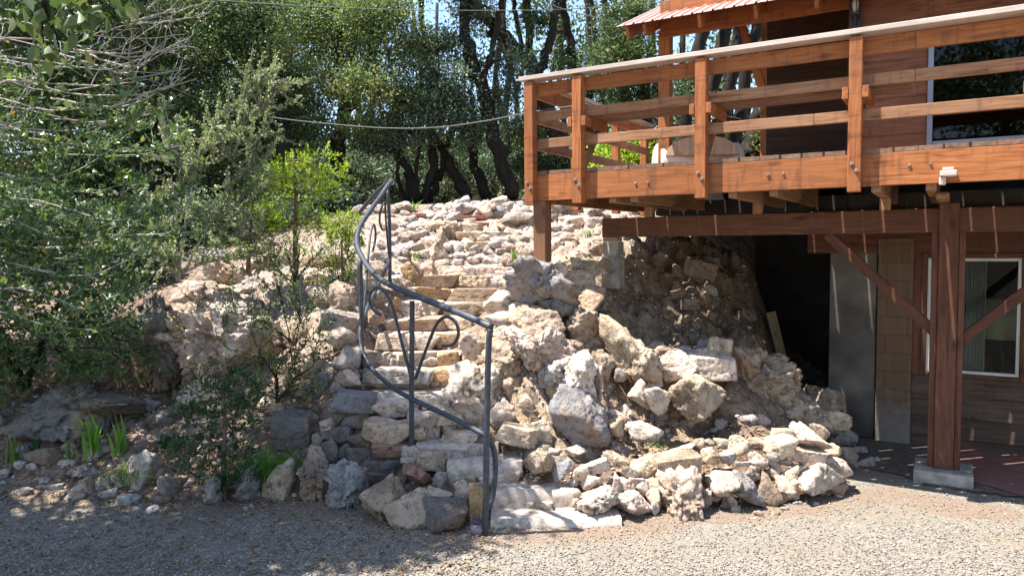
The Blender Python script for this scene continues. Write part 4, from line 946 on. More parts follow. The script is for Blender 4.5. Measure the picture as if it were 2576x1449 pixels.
# packed earth and mortar the treads are bedded in
sv = MB()
for i, (y, x0, x1, Y) in enumerate(STEPS):
    a, c_ = at(x0 - 6, y, Y + .05), at(x1 + 4, y, Y + .05); zt_ = (a[2] + c_[2]) / 2 - 0.018; n_ = 26; m_ = 12
    V, F_ = [], []
    for j in range(m_):
        for k in range(n_): 
            t = k / (n_ - 1); d_ = -0.02 + 0.62 * max(0, j - 3) / (m_ - 4); zz = zt_ if j >= 3 else zt_ - 0.14 * (3 - j) / 3 * 1.3
            V.append((a[0] + (c_[0] - a[0]) * t, Y + .05 + d_ + (0.02 if j == 3 else 0), zz))
    V = np.array(V); nn = fbm(V * 9, 4, 60 + i); V[:, 2] += nn * 0.012; V[:, 1] += nn * 0.02
    sv.add(V, [(j * n_ + k, j * n_ + k + 1, (j + 1) * n_ + k + 1, (j + 1) * n_ + k) for j in range(m_ - 1) for k in range(n_ - 1)])
m, nt, b = new_mat("bedding_mortar"); geo = N(nt, "ShaderNodeNewGeometry"); n1 = N(nt, "ShaderNodeTexNoise", Scale=16.0, Detail=8.0, Roughness=0.7); nt.links.new(geo.outputs["Position"], n1.inputs["Vector"])
nt.links.new(ramp(nt, n1.outputs[0], [(0.3, (0.22, 0.165, 0.12)), (0.5, (0.46, 0.38, 0.31)), (0.7, (0.64, 0.56, 0.48))]).outputs[0], b.inputs["Base Color"]); b.inputs["Roughness"].default_value = 0.95; bump(nt, b, n1.outputs[0], 0.7, 0.03)
sv.build("stair_bed_ground", m, smooth=True, kind="structure")
# stair treads, from the bottom up
RG = "slabs and stones of the stone steps"
Yst = [q[3] for q in STEPS]
def st(i): return {'Y': Yst[i] + 0.02}
many('A', RG, [(290, 1275, 360, 115, 'W', 's', 3, dict(Y=5.47, thick=.4)), (900, 1320, 880, 135, 'W', 's', 2, dict(Y=5.5, thick=0.5)), (1000, 1170, 720, 90, 'P', 's', 2, {'Y': 5.55}),
    (430, 1005, 610, 125, 'W', 's', -4, {'Y': 5.78, 'thick': 0.55}), (240, 1125, 210, 80, 'T', 'k', 0, {'Y': 5.66}), (480, 1105, 280, 115, 'N', 'k', -4, {'Y': 5.66}), (660, 860, 540, 100, 'P', 's', 2, {'Y': 5.85}), (815, 955, 190, 140, 'T', 'k', 5, {'Y': 5.7}),
    (215, 800, 410, 220, 'W', 'k', -5, {'Y': 6.0, 'thick': .55})])
many('C', RG, [(1200, 955, 190, 130, 'C', 'k', -4, {'Y': 5.84}), (1050, 725, 420, 95, 'W', 's', 3, {'Y': 6.15, 'thick': .5}), (1190, 605, 300, 95, 'P', 's', 2, {'Y': 6.28}), (1290, 720, 95, 95, 'O', 'k', 0, {'Y': 6.1}),
    (1135, 790, 115, 95, 'G', 'b', 0, {'Y': 6.02}), (1225, 785, 115, 85, 'G', 'b', 0, {'Y': 6.02}), (870, 500, 280, 80, 'T', 's', -6, {'Y': 6.4}), (1085, 450, 250, 110, 'C', 's', -8, {'Y': 6.42}), (960, 560, 130, 125, 'P', 'b', 0, {'Y': 6.42}), (1095, 530, 130, 90, 'W', 'b', 0, {'Y': 6.42}), (865, 585, 110, 95, 'T', 'b', 0, {'Y': 6.3}),
    (690, 355, 340, 125, 'P', 'k', 0, {'Y': 6.7, 'thick': .5}), (1035, 312, 350, 105, 'P', 'k', -2, {'Y': 6.7, 'thick': .4}), (1180, 335, 90, 100, 'T', 'c', 0, {'Y': 6.66}), (720, 125, 510, 100, 'G', 's', 0, {'Y': 7.0, 'thick': .4}), (1075, 120, 220, 115, 'O', 'k', 0, {'Y': 7.0}), (985, 192, 75, 75, 'W', 'c', 0, {'Y': 7.0}), (440, 205, 90, 70, 'T', 'b', 0, {'Y': 7.0})])
many('L', RG, [(305, 520, 112, 66, 'T', 'k', 0, {'Y': 7.35}), (372, 535, 44, 44, 'W', 'b', 0, {'Y': 7.33}), (470, 505, 160, 44, 'C', 's', 0, {'Y': 7.36}), (532, 524, 70, 40, 'O', 'b', 0, {'Y': 7.33}), (608, 513, 92, 62, 'O', 'k', 0, {'Y': 7.35}),
    (440, 438, 250, 70, 'P', 's', 2, {'Y': 7.8, 'thick': .4}), (615, 436, 125, 66, 'O', 'k', -2, {'Y': 7.8}), (475, 365, 260, 60, 'P', 's', 0, {'Y': 8.22, 'thick': .4}), (648, 367, 120, 58, 'T', 'k', 0, {'Y': 8.22}),
    (485, 297, 190, 62, 'P', 's', 0, {'Y': 8.66, 'thick': .4}), (676, 298, 175, 52, 'N', 's', 0, {'Y': 8.68, 'thick': .35}), (540, 236, 140, 60, 'O', 'k', 3, {'Y': 9.06}), (732, 243, 235, 62, 'N', 's', 0, {'Y': 9.06, 'thick': .4}), (440, 224, 90, 34, 'P', 's', 0, {'Y': 9.1}),
    (572, 180, 190, 54, 'T', 's', 1, {'Y': 9.46, 'thick': .35}), (728, 182, 130, 50, 'C', 's', 0, {'Y': 9.46, 'thick': .35}), (795, 197, 52, 50, 'P', 'c', 0, {'Y': 9.42}), (840, 196, 44, 36, 'P', 'c', 0, {'Y': 9.42}), (870, 203, 62, 50, 'W', 'c', 0, {'Y': 9.38}),
    (618, 137, 135, 42, 'P', 's', 1, {'Y': 9.8, 'thick': .35}), (708, 142, 62, 44, 'T', 'k', 1, {'Y': 9.8}), (810, 142, 150, 50, 'P', 's', 0, {'Y': 9.8, 'thick': .35})])
# rubble wall on the left side of the steps, and the big stones at its foot
RG = "stones stacked along the left side of the steps"
many('C', RG, [(60, 890, 245, 510, 'T', 'p', 0, {'dy': -.05, 'thick': .3, 'outline': [(-60, 1140), (-50, 950), (0, 640), (60, 690), (115, 770), (165, 900), (150, 1145)]}), (300, 970, 300, 460, 'B', 'p', 4, {'dy': -.1, 'outline': [(200, 830), (290, 745), (370, 745), (430, 800), (455, 960), (430, 1080), (330, 1130), (220, 1200), (165, 1110), (170, 940)]}), (580, 1100, 335, 345, 'T', 'b', 0, {'dy': -.15}), (815, 1185, 320, 270, 'T', 'b', -28, {'dy': -.1}), (1030, 1205, 380, 260, 'D', 'b', -12, {'dy': -.12}),
    (1298, 1135, 105, 340, 'O', 's', 4, {'dy': -.05, 'thick': .1}), (1210, 1060, 150, 215, 'P', 'b', 5), (1030, 1060, 210, 110, 'C', 'b', 10), (365, 335, 345, 150, 'B', 's', 8, {'Y': 6.62, 'thick': .3}), (240, 435, 180, 170, 'D', 'b', 0), (400, 475, 230, 150, 'D', 'b'),
    (610, 558, 330, 175, 'T', 'k', 8, {'Y': 6.35, 'thick': .3}), (650, 697, 275, 110, 'R', 'k', 4, {'Y': 6.3, 'thick': .25}), (955, 785, 240, 155, 'T', 'k', 6, {'Y': 6.0}), (860, 900, 250, 150, 'R', 'b', 22, {'Y': 5.9, 'thick': .25}), (1030, 960, 130, 175, 'G', 'b', 0, {'Y': 5.85}),
    (430, 640, 230, 145, 'D', 'b'), (235, 590, 260, 150, 'D', 'b'), (420, 742, 210, 125, 'D', 'k'), (525, 830, 160, 100, 'D', 'k'), (665, 845, 165, 125, 'D', 'b'), (545, 920, 170, 95, 'D', 'k'), (695, 955, 180, 95, 'N', 'k'), (860, 1015, 190, 80, 'N', 's'), (180, 700, 135, 155, 'D', 'b'), (150, 535, 135, 135, 'P', 'b'), (90, 645, 95, 140, 'T', 'b'),  # dark tones here carry the trees' shade in the stones' colour
    (285, 725, 115, 135, 'D', 'b'), (170, 805, 110, 105, 'D', 'b'), (778, 782, 105, 42, 'B', 's', -2, {'Y': 5.98}), (760, 722, 62, 95, 'G', 'c', 0, {'Y': 6.02}), (820, 720, 100, 90, 'P', 'b', -20, {'Y': 6.02}), (330, 150, 160, 130, 'P', 'p'), (250, 215, 130, 90, 'G', 'b'), (435, 110, 90, 70, 'G', 'b'), (300, 30, 160, 90, 'G', 'b'), (40, 470, 110, 140, 'N', 'b'), (770, 1075, 90, 110, 'T', 'b')])
many('F', RG, [(1850, 610, 190, 260, 'T', 'b', 12, {'Y': 7.75}), (1850, 775, 290, 160, 'G', 's', 12, {'Y': 7.35, 'thick': .4}), (1850, 905, 220, 180, 'P', 'b', 0, {'Y': 7.1}), (1890, 1055, 210, 170, 'G', 'b', 0, {'Y': 6.95}), (1895, 1205, 190, 130, 'P', 'b', 0, {'Y': 6.85})])
many('E', RG, [(310, 1230, 200, 190, 'T', 'b', 0, {'Y': 7.8}), (490, 1110, 110, 150, 'O', 'b', 10, {'Y': 8.3}), (370, 1060, 170, 150, 'T', 'b', 0, {'Y': 8.4}), (290, 920, 130, 130, 'C', 'b', 0, {'Y': 8.7}), (530, 890, 170, 130, 'W', 'b', 20, {'Y': 9.0}), (660, 810, 190, 190, 'O', 'b', 25, {'Y': 9.35}), (350, 770, 220, 140, 'W', 'c', 10, {'Y': 9.1}), (790, 765, 135, 115, 'P', 'b', 0, {'Y': 9.7}), (855, 745, 55, 105, 'P', 'c', 0, {'Y': 9.72}), (620, 910, 80, 70, 'T', 'b', 0, {'Y': 9.1})])
# boulders right of the steps, below the deck's corner
GROW = 1.12
RG = "boulders on the right of the steps"
many('G', RG, [(570, 190, 410, 330, 'B', 'p', 0, {'Y': 7.0, 'thick': .5, 'outline': [(370, 130), (480, 32), (590, 68), (700, 180), (765, 225), (770, 320), (690, 310), (490, 335), (395, 280)]}), (690, 385, 230, 150, 'D', 'p', -5, {'Y': 6.95}), (530, 470, 320, 230, 'T', 'b', 20, {'Y': 6.85, 'thick': .4}),
    (270, 340, 200, 150, 'W', 'b', -15, {'Y': 7.2}), (410, 370, 115, 110, 'P', 'b', 0, {'Y': 7.05}), (300, 455, 210, 110, 'W', 'b', 20, {'Y': 6.95}), (275, 555, 150, 110, 'P', 'b', 15, {'Y': 6.8}),
    (540, 680, 480, 320, 'P', 'p', 0, {'Y': 6.6, 'thick': .5, 'outline': [(310, 540), (400, 530), (540, 600), (620, 535), (700, 560), (770, 720), (750, 830), (620, 850), (480, 780), (370, 650)]}), (665, 840, 200, 210, 'G', 'p', 0, {'Y': 6.5}), (670, 960, 120, 115, 'C', 'b', 0, {'Y': 6.45}), (676, 1047, 74, 84, 'O', 'c', 0, {'Y': 6.42}),
    (300, 710, 270, 270, 'T', 'p', 20, {'Y': 6.72}), (100, 900, 370, 330, 'W', 'p', 0, {'Y': 6.6, 'thick': .5, 'outline': [(0, 800), (100, 765), (220, 800), (275, 900), (260, 1040), (180, 1090), (40, 1080), (-80, 960)]}), (70, 1100, 200, 180, 'P', 'p', 0, {'Y': 6.4}), (340, 930, 140, 130, 'T', 'p', 0, {'Y': 6.6}), (460, 1090, 150, 170, 'T', 'b', 0, {'Y': 6.5}), (290, 1120, 160, 190, 'P', 'p', 0, {'Y': 6.35}), (80, 640, 150, 160, 'P', 'b', 0, {'Y': 6.9}), (50, 600, 110, 110, 'T', 'b', 0, {'Y': 7.1}),
    (850, 1130, 330, 440, 'B', 'b', 0, {'Y': 6.2, 'thick': .35, 'outline': [(745, 935), (850, 950), (930, 1010), (1000, 1090), (1018, 1270), (940, 1340), (790, 1342), (690, 1190), (700, 1050)]}), (850, 850, 200, 290, 'W', 'p', 0, {'Y': 6.32, 'thick': .3, 'outline': [(780, 730), (850, 705), (920, 740), (950, 830), (930, 960), (880, 985), (760, 900), (755, 800)]}), (960, 900, 70, 200, 'P', 'b', 0, {'Y': 6.4}),
    (900, 345, 160, 250, 'T', 'b', 22, {'Y': 7.2}), (860, 520, 200, 240, 'T', 'p', 10, {'Y': 6.95}), (845, 190, 190, 160, 'T', 'k', 5, {'Y': 7.4}), (705, 110, 95, 95, 'C', 'c', 0, {'Y': 7.4}), (860, 95, 290, 130, 'C', 'p', 8, {'Y': 7.6}), (1010, 75, 105, 95, 'T', 'b', 0, {'Y': 7.9}), (980, 600, 120, 130, 'T', 'b', 0, {'Y': 7.1}), (800, 650, 110, 95, 'N', 'b', 0, {'Y': 6.8}), (940, 640, 160, 130, 'T', 'p', 0, {'Y': 7.0}),
    (995, 785, 130, 180, 'T', 'p', 10, {'Y': 6.85}), (420, 1262, 275, 115, 'T', 's', 14, {'Y': 6.1, 'thick': .3}), (545, 1235, 160, 130, 'W', 'b', 0, {'Y': 6.2}), (1100, 1215, 115, 135, 'T', 'b', 0, {'Y': 6.35}), (1085, 1130, 150, 75, 'P', 'b', 10, {'Y': 6.5}), (1170, 1085, 90, 50, 'T', 's', 20), (630, 75, 70, 50, 'G', 'k', 0, {'Y': 7.5})])
# stones of the upper little terrace under the deck
RG = "stones of the terrace below the deck"
many('M', RG, [(880, 955, 360, 340, 'C', 'p', 0, {'Y': 6.75, 'thick': .4, 'outline': [(695, 765), (790, 765), (870, 860), (1000, 930), (1055, 1020), (1020, 1145), (900, 1110), (800, 1050), (735, 1000), (720, 870)]}), (1175, 1015, 230, 170, 'W', 'b', -12, {'Y': 6.75}), (1085, 925, 150, 90, 'C', 'b', -8, {'Y': 6.95}), (1015, 880, 100, 66, 'T', 'b', -8, {'Y': 7.1}), (1390, 1020, 300, 160, 'P', 's', 0, {'Y': 6.85, 'thick': .3}), (1468, 915, 140, 170, 'C', 'k', 8, {'Y': 6.95}), (1222, 915, 115, 62, 'G', 'b', 0, {'Y': 7.1}), (1370, 872, 115, 72, 'B', 'b', -20, {'Y': 7.15}), (1325, 922, 120, 55, 'P', 'b', 0, {'Y': 7.0}),
    (1300, 1245, 330, 290, 'C', 'b', 8, {'Y': 6.65, 'thick': .45}), (905, 1222, 135, 170, 'W', 'b', -15, {'Y': 6.55}), (1030, 1262, 140, 165, 'W', 'b', -5, {'Y': 6.45}), (630, 1025, 130, 190, 'T', 'p', 15, {'Y': 6.8}), (1010, 985, 90, 80, 'P', 'b', 0, {'Y': 6.9}), (990, 1170, 90, 70, 'T', 'b', 0, {'Y': 6.7}), (770, 1080, 80, 80, 'T', 'b', 0, {'Y': 6.75}), (1480, 1430, 90, 70, 'P', 'b'), (1240, 1425, 90, 60, 'P', 'b'), (1680, 1400, 110, 60, 'P', 'b'), (790, 1320, 100, 80, 'W', 'b', 20), (700, 1290, 90, 110, 'T', 'p'),
    (1690, 1130, 400, 440, 'T', 'p', 0, {'Y': 7.25, 'thick': .7, 'outline': [(1560, 930), (1700, 930), (1840, 980), (1930, 1060), (1940, 1300), (1700, 1370), (1520, 1340), (1460, 1200), (1520, 1040)]}), (1860, 1000, 140, 120, 'P', 'b', 10, {'Y': 7.4})])
many('B', RG, [(1300, 150, 440, 330, 'T', 'p', 8, {'Y': 7.3, 'thick': .6}), (1640, 80, 280, 220, 'T', 'p', 18, {'Y': 7.6, 'thick': .5}), (1700, 242, 350, 165, 'C', 'b', 10, {'Y': 7.0, 'thick': .35}), (1050, 250, 170, 90, 'P', 'b'), (690, 300, 115, 90, 'W', 'b'), (640, 350, 120, 50, 'P', 's')])
GROW = 1.04
# low dry wall along the gravel
RG = "stones of the low dry wall beside the gravel"
many('A', RG, [(580, 660, 265, 290, 'T', 'b', 0, {'Y': 5.75, 'thick': .3}), (785, 735, 160, 215, 'B', 'b', 20, {'Y': 5.72}), (930, 550, 190, 95, 'W', 'b', 0, {'Y': 6.05}), (720, 560, 90, 60, 'T', 'b'), (1130, 1015, 350, 275, 'W', 'p', 8, {'Y': 5.55, 'thick': .4}), (1465, 1050, 340, 215, 'P', 'b', -5, {'Y': 5.58, 'thick': .35}), (1895, 930, 340, 470, 'P', 'p', 0, {'Y': 5.62, 'thick': .45, 'outline': [(1750, 760), (1790, 690), (1870, 725), (2000, 700), (2060, 800), (2040, 1040), (2010, 1160), (1870, 1160), (1780, 1090), (1740, 920)]}), (2130, 1000, 175, 210, 'G', 'p', 0, {'Y': 5.7}), (1665, 990, 145, 175, 'C', 'b', 10, {'Y': 5.66}), (1670, 1090, 75, 115, 'W', 'b', 0, {'Y': 5.58}),
    (965, 770, 165, 125, 'C', 'b', -12, {'Y': 5.7}), (1110, 705, 230, 110, 'W', 's', -18, {'Y': 5.85}), (1070, 845, 175, 135, 'W', 'b', -22, {'Y': 5.66}), (1225, 850, 160, 155, 'N', 'p', 0, {'Y': 5.72}), (1380, 880, 200, 135, 'P', 'b', 10, {'Y': 5.72}), (1305, 860, 85, 200, 'P', 'b', 0, {'Y': 5.68}), (1260, 950, 150, 90, 'P', 'b', 0, {'Y': 5.66}), (1435, 742, 165, 110, 'W', 'b', 5, {'Y': 5.8}), (1300, 635, 240, 130, 'T', 'b', 15, {'Y': 5.9}), (1555, 690, 275, 190, 'C', 'b', 0, {'Y': 5.85}), (1870, 660, 380, 165, 'T', 's', -8, {'Y': 5.8, 'thick': .3}), (1920, 560, 270, 100, 'W', 'b', -8, {'Y': 6.0}), (1490, 832, 145, 75, 'G', 's', 5, {'Y': 5.78}), (1655, 870, 180, 115, 'C', 'b', 0, {'Y': 5.75}), (1560, 900, 120, 110, 'N', 'b', 30, {'Y': 5.74}),
    (1560, 372, 310, 155, 'W', 'b', 12, {'Y': 6.2}), (1310, 345, 125, 165, 'T', 'b', 0, {'Y': 6.2}), (2195, 600, 155, 150, 'C', 'b', 0, {'Y': 5.9}), (2085, 500, 95, 120, 'P', 'b', 0, {'Y': 6.05}), (1715, 460, 95, 42, 'C', 's'), (930, 950, 85, 85, 'T', 'b', 0, {'Y': 5.6}), (930, 1035, 80, 95, 'T', 'b', 0, {'Y': 5.58}), (700, 1030, 120, 90, 'G', 'b', 0, {'Y': 5.7}), (870, 690, 80, 110, 'C', 'b', 0, {'Y': 5.75}), (920, 860, 100, 100, 'T', 'b', 0, {'Y': 5.7}), (1380, 245, 0.1 + 100, 60, 'P', 's', 10), (1400, 530, 60, 40, 'W', 'b')])
many('B', RG, [(690, 850, 260, 190, 'P', 'b', -5, {'Y': 5.75, 'thick': .35}), (740, 600, 160, 140, 'B', 'b', 15, {'Y': 5.85}), (850, 500, 175, 180, 'C', 'b', 0, {'Y': 6.0}), (690, 480, 150, 100, 'C', 'b', 0, {'Y': 6.05}), (560, 470, 115, 66, 'W', 'b', 0, {'Y': 6.1}), (1000, 480, 200, 110, 'T', 'b', 0, {'Y': 6.15}), (1210, 495, 260, 200, 'C', 'b', -15, {'Y': 6.05, 'thick': .3}), (1170, 600, 120, 85, 'O', 'b', 0, {'Y': 5.95}), (1290, 420, 260, 180, 'C', 'b', 10, {'Y': 6.15}), (1525, 430, 320, 180, 'W', 'b', 24, {'Y': 6.1, 'thick': .3}),
    (1460, 575, 370, 115, 'P', 's', 4, {'Y': 6.05, 'thick': .3}), (1715, 550, 200, 115, 'C', 'b', -12, {'Y': 6.2}), (1600, 770, 440, 240, 'W', 'b', -8, {'Y': 5.95, 'thick': .45}), (1770, 705, 260, 165, 'P', 'b', 12, {'Y': 6.1}), (1320, 745, 160, 125, 'C', 'b', 0, {'Y': 5.95}), (1180, 755, 125, 115, 'T', 'b', 0, {'Y': 5.95}), (1025, 645, 185, 155, 'W', 'b', 15, {'Y': 5.95}), (885, 672, 135, 52, 'W', 's', 0, {'Y': 5.95}), (975, 775, 155, 165, 'G', 'p', 0, {'Y': 5.88}), (1110, 910, 200, 270, 'N', 'b', -15, {'Y': 5.82}), (940, 905, 280, 330, 'B', 'w', 0, {'Y': 5.74, 'thick': .2, 'outline': [(810, 745), (900, 760), (980, 850), (1100, 1060), (1000, 1040), (860, 965), (795, 950)]}),
    (1330, 890, 270, 215, 'P', 'p', 8, {'Y': 5.88}), (1250, 980, 115, 135, 'G', 'b', 0, {'Y': 5.85}), (755, 1015, 150, 155, 'P', 'p', 0, {'Y': 5.72}), (640, 960, 120, 120, 'N', 'b', 0, {'Y': 5.74}), (1690, 945, 120, 95, 'C', 'b'), (1800, 970, 75, 55, 'W', 'b'), (825, 1110, 95, 85, 'W', 'k'), (1040, 1150, 95, 74, 'C', 'b'), (1010, 1190, 95, 34, 'W', 's'), (1400, 1045, 85, 52, 'W', 'b'), (1580, 1055, 55, 42, 'C', 'b'), (725, 1265, 60, 40, 'P', 'b'), (1300, 645, 140, 85, 'P', 'b', 0, {'Y': 6.0}), (1450, 645, 100, 75, 'P', 'b', 0, {'Y': 6.02}), (1180, 672, 140, 66, 'P', 'b', 0, {'Y': 5.98}),
    (1615, 370, 160, 150, 'T', 'b', 0, {'Y': 6.35}), (1740, 372, 130, 95, 'G', 'b'), (1880, 402, 160, 115, 'G', 'b'), (1885, 605, 160, 160, 'T', 'b', 20), (1780, 450, 200, 110, 'G', 'p'), (2030, 665, 160, 120, 'G', 'b'), (2150, 640, 100, 64, 'G', 'b'), (1800, 900, 160, 130, 'T', 'b', 0, {'Y': 6.0}), (1400, 720, 90, 80, 'W', 'b', 0, {'Y': 5.97}), (1280, 1100, 90, 60, 'P', 'b'), (1200, 1150, 80, 50, 'P', 'b'), (1990, 550, 120, 80, 'G', 'b')])
GROW = 1.0
# border on the shaded side of the drive
RG = "stones edging the shaded drive"
many('H', RG, [(1660, 800, 170, 275, 'G', 'b', 0, {'thick': .22, 'outline': [(1585, 935), (1635, 730), (1690, 665), (1748, 680), (1745, 935)]}), (1950, 755, 185, 370, 'B', 'b', 0, {'thick': .18, 'outline': [(1865, 700), (1960, 615), (2035, 555), (2042, 700), (1990, 935), (1885, 935)]}), (2200, 715, 235, 380, 'T', 'b', 0, {'thick': .24, 'outline': [(2075, 895), (2100, 700), (2200, 580), (2310, 525), (2318, 620), (2262, 890)]}), (370, 520, 245, 165, 'N', 'b', 0), (190, 480, 140, 125, 'B', 'b'), (1125, 600, 230, 310, 'G', 'b', 0, {'thick': .25, 'outline': [(960, 680), (1085, 500), (1160, 455), (1252, 485), (1235, 600), (1180, 750), (1000, 745)]}), (1315, 765, 195, 165, 'B', 'b', 35), (1270, 855, 150, 95, 'D', 'b'), (1030, 850, 190, 85, 'B', 's', 5), (815, 722, 140, 95, 'B', 'b', -15), (870, 800, 110, 80, 'G', 'k', -15), (640, 765, 210, 130, 'G', 's', -28, {'thick': .12}), (590, 830, 140, 80, 'G', 'b', -25), (430, 752, 135, 62, 'G', 's', -5), (190, 790, 140, 85, 'P', 'p'), (1090, 722, 120, 85, 'P', 'b', -10),
    (1240, 650, 95, 95, 'D', 'b'), (1385, 690, 170, 76, 'T', 's', 8), (1180, 940, 140, 62, 'R', 'b', -20), (550, 440, 130, 95, 'G', 'p'), (740, 490, 140, 115, 'G', 'p'), (850, 460, 100, 66, 'R', 'b'), (540, 552, 140, 54, 'G', 's'), (640, 625, 190, 110, 'G', 'p'), (910, 682, 110, 62, 'D', 'b'), (170, 572, 100, 62, 'D', 'b'), (835, 910, 66, 32, 'W', 'b'), (1075, 920, 55, 38, 'W', 'b'), (1600, 1000, 64, 24, 'W', 's'), (2222, 1037, 54, 28, 'W', 'c'), (2175, 1015, 54, 32, 'G', 'b'), (1990, 900, 50, 36, 'W', 'b'), (1940, 915, 44, 30, 'W', 'b'), (620, 490, 100, 110, 'T', 'p'), (460, 640, 180, 70, 'D', 's'), (740, 650, 150, 90, 'D', 'b'), (20, 660, 90, 100, 'G', 'b'), (20, 715, 70, 40, 'G', 'b'),
    (1620, 430, 130, 115, 'W', 'b'), (2330, 285, 280, 270, 'D', 'k', 0, {'thick': .4}), (1290, 215, 165, 180, 'D', 'p'), (1160, 130, 190, 150, 'G', 'p'), (1560, 520, 110, 60, 'T', 'b'), (1800, 380, 100, 110, 'G', 'b'), (1900, 350, 120, 80, 'T', 'b'), (2050, 60, 150, 90, 'C', 'b'), (2170, 110, 160, 100, 'T', 'b'), (1690, 130, 120, 80, 'C', 'b'), (2140, 570, 130, 110, 'N', 's', -40), (2330, 520, 80, 80, 'T', 'b')])
GROW = 1.4
# outcrops on the left slope
RG = "rocks on the left slope"
many('F', RG, [(880, 930, 700, 400, 'P', 'p', 0, {'Y': 7.5, 'thick': .8, 'outline': [(540, 850), (640, 740), (800, 750), (1000, 760), (1180, 800), (1230, 900), (1180, 1000), (1000, 1090), (800, 1110), (650, 1060), (560, 980)]}), (430, 950, 300, 500, 'D', 'p', 8, {'Y': 7.5, 'thick': .5}), (560, 1060, 130, 350, 'N', 'p', 5, {'Y': 7.7}), (810, 1300, 280, 140, 'W', 'p', 0, {'Y': 7.2}), (1000, 415, 310, 150, 'W', 'p', 8), (1150, 520, 240, 120, 'G', 'p'), (1640, 435, 270, 100, 'P', 'p'), (1690, 575, 150, 110, 'W', 'c'), (1290, 335, 290, 130, 'G', 'p'), (1700, 325, 230, 100, 'N', 'b'), (700, 560, 220, 140, 'P', 'p'), (920, 600, 260, 120, 'P', 'p'), (870, 735, 100, 95, 'D', 'b'), (1390, 560, 170, 90, 'B', 'c'), (1310, 1395, 150, 95, 'C', 'b', -20), (850, 300, 230, 120, 'B', 'p'), (1000, 680, 200, 90, 'G', 'p'), (1500, 900, 200, 160, 'N', 'p'), (1650, 1130, 180, 140, 'T', 'p'), (1680, 1260, 170, 150, 'D', 'p'), (1560, 1300, 130, 100, 'T', 'b')])
many('H', RG, [(480, 170, 640, 330, 'D', 'p', 0, {'Y': 7.2, 'thick': .8}), (880, 100, 420, 110, 'D', 'p', 4, {'Y': 7.15, 'thick': .5}), (120, 250, 300, 260, 'D', 'p', 0, {'Y': 7.25, 'thick': .6})])
GROW = 1.0
# upper slope: traced stones and then small ones between them
GROW = 1.22
RG = "loose pale stones on the upper slope"
many('E', RG, [(950, 715, 110, 66, 'G', 'b'), (1430, 692, 150, 85, 'W', 'c'), (1557, 692, 130, 85, 'W', 'c'), (1745, 612, 150, 145, 'P', 'b'), (930, 610, 180, 190, 'P', 'w', 15), (840, 540, 145, 125, 'P', 'c'), (690, 470, 95, 85, 'P', 'c'), (595, 480, 130, 95, 'W', 'b'), (1400, 600, 115, 85, 'C', 'w'), (1180, 525, 95, 75, 'W', 'c'), (1045, 430, 135, 165, 'T', 'p'), (950, 455, 105, 135, 'T', 'p'), (1225, 462, 210, 72, 'T', 's'), (1480, 452, 380, 62, 'P', 's', 1), (1310, 548, 270, 62, 'C', 's'), (1200, 392, 210, 76, 'C', 's'), (1700, 422, 170, 115, 'W', 'p'), (760, 382, 210, 95, 'W', 'p'), (900, 372, 190, 105, 'C', 'p'), (1000, 290, 210, 95, 'W', 'p'), (380, 540, 120, 90, 'P', 'c'), (470, 520, 110, 80, 'W', 'c'), (580, 580, 150, 90, 'W', 'c'), (760, 640, 130, 80, 'W', 'c'), (600, 640, 140, 80, 'G', 'p'), (480, 620, 130, 80, 'W', 'p'), (350, 660, 140, 90, 'W', 'p'), (720, 560, 100, 80, 'W', 'c'), (1250, 590, 90, 80, 'C', 'b'), (1080, 590, 110, 80, 'C', 'b'), (1130, 660, 160, 80, 'P', 'p'), (1300, 680, 110, 70, 'P', 'p'), (1590, 560, 120, 80, 'W', 'p'), (1550, 500, 180, 70, 'W', 'p'), (1340, 480, 90, 60, 'P', 'b'), (1250, 500, 80, 60, 'T', 'b'),
    (1270, 112, 140, 115, 'G', 'w', 20), (1180, 132, 95, 85, 'G', 'b'), (1480, 152, 150, 105, 'W', 'c'), (1735, 122, 160, 115, 'G', 'b'), (1590, 192, 120, 85, 'T', 'b'), (1665, 242, 115, 125, 'W', 'p'), (1350, 222, 170, 145, 'P', 'p'), (1150, 212, 160, 105, 'G', 'b'), (1030, 192, 160, 85, 'G', 'p'), (590, 202, 140, 105, 'G', 'b'), (825, 197, 66, 56, 'G', 'b'), (1490, 262, 190, 125, 'B', 'p'), (1725, 232, 105, 105, 'W', 'p'), (1560, 335, 150, 95, 'P', 'p'), (1700, 322, 270, 130, 'G', 'p'), (480, 220, 100, 70, 'G', 'b'), (930, 190, 90, 60, 'G', 'b'), (1100, 155, 80, 60, 'G', 'b'), (320, 220, 150, 90, 'B', 'b'), (210, 230, 150, 100, 'B', 'b'), (1270, 180, 100, 80, 'G', 'b'),
    (2050, 222, 210, 165, 'G', 'p'), (2180, 332, 190, 130, 'W', 'p'), (2060, 402, 190, 95, 'W', 'b'), (2140, 482, 170, 85, 'P', 'p'), (2020, 530, 160, 100, 'W', 'c'), (2200, 230, 120, 90, 'P', 'b'), (2120, 290, 110, 70, 'P', 'b'), (1990, 300, 100, 80, 'G', 'b')])
GROW = 1.0
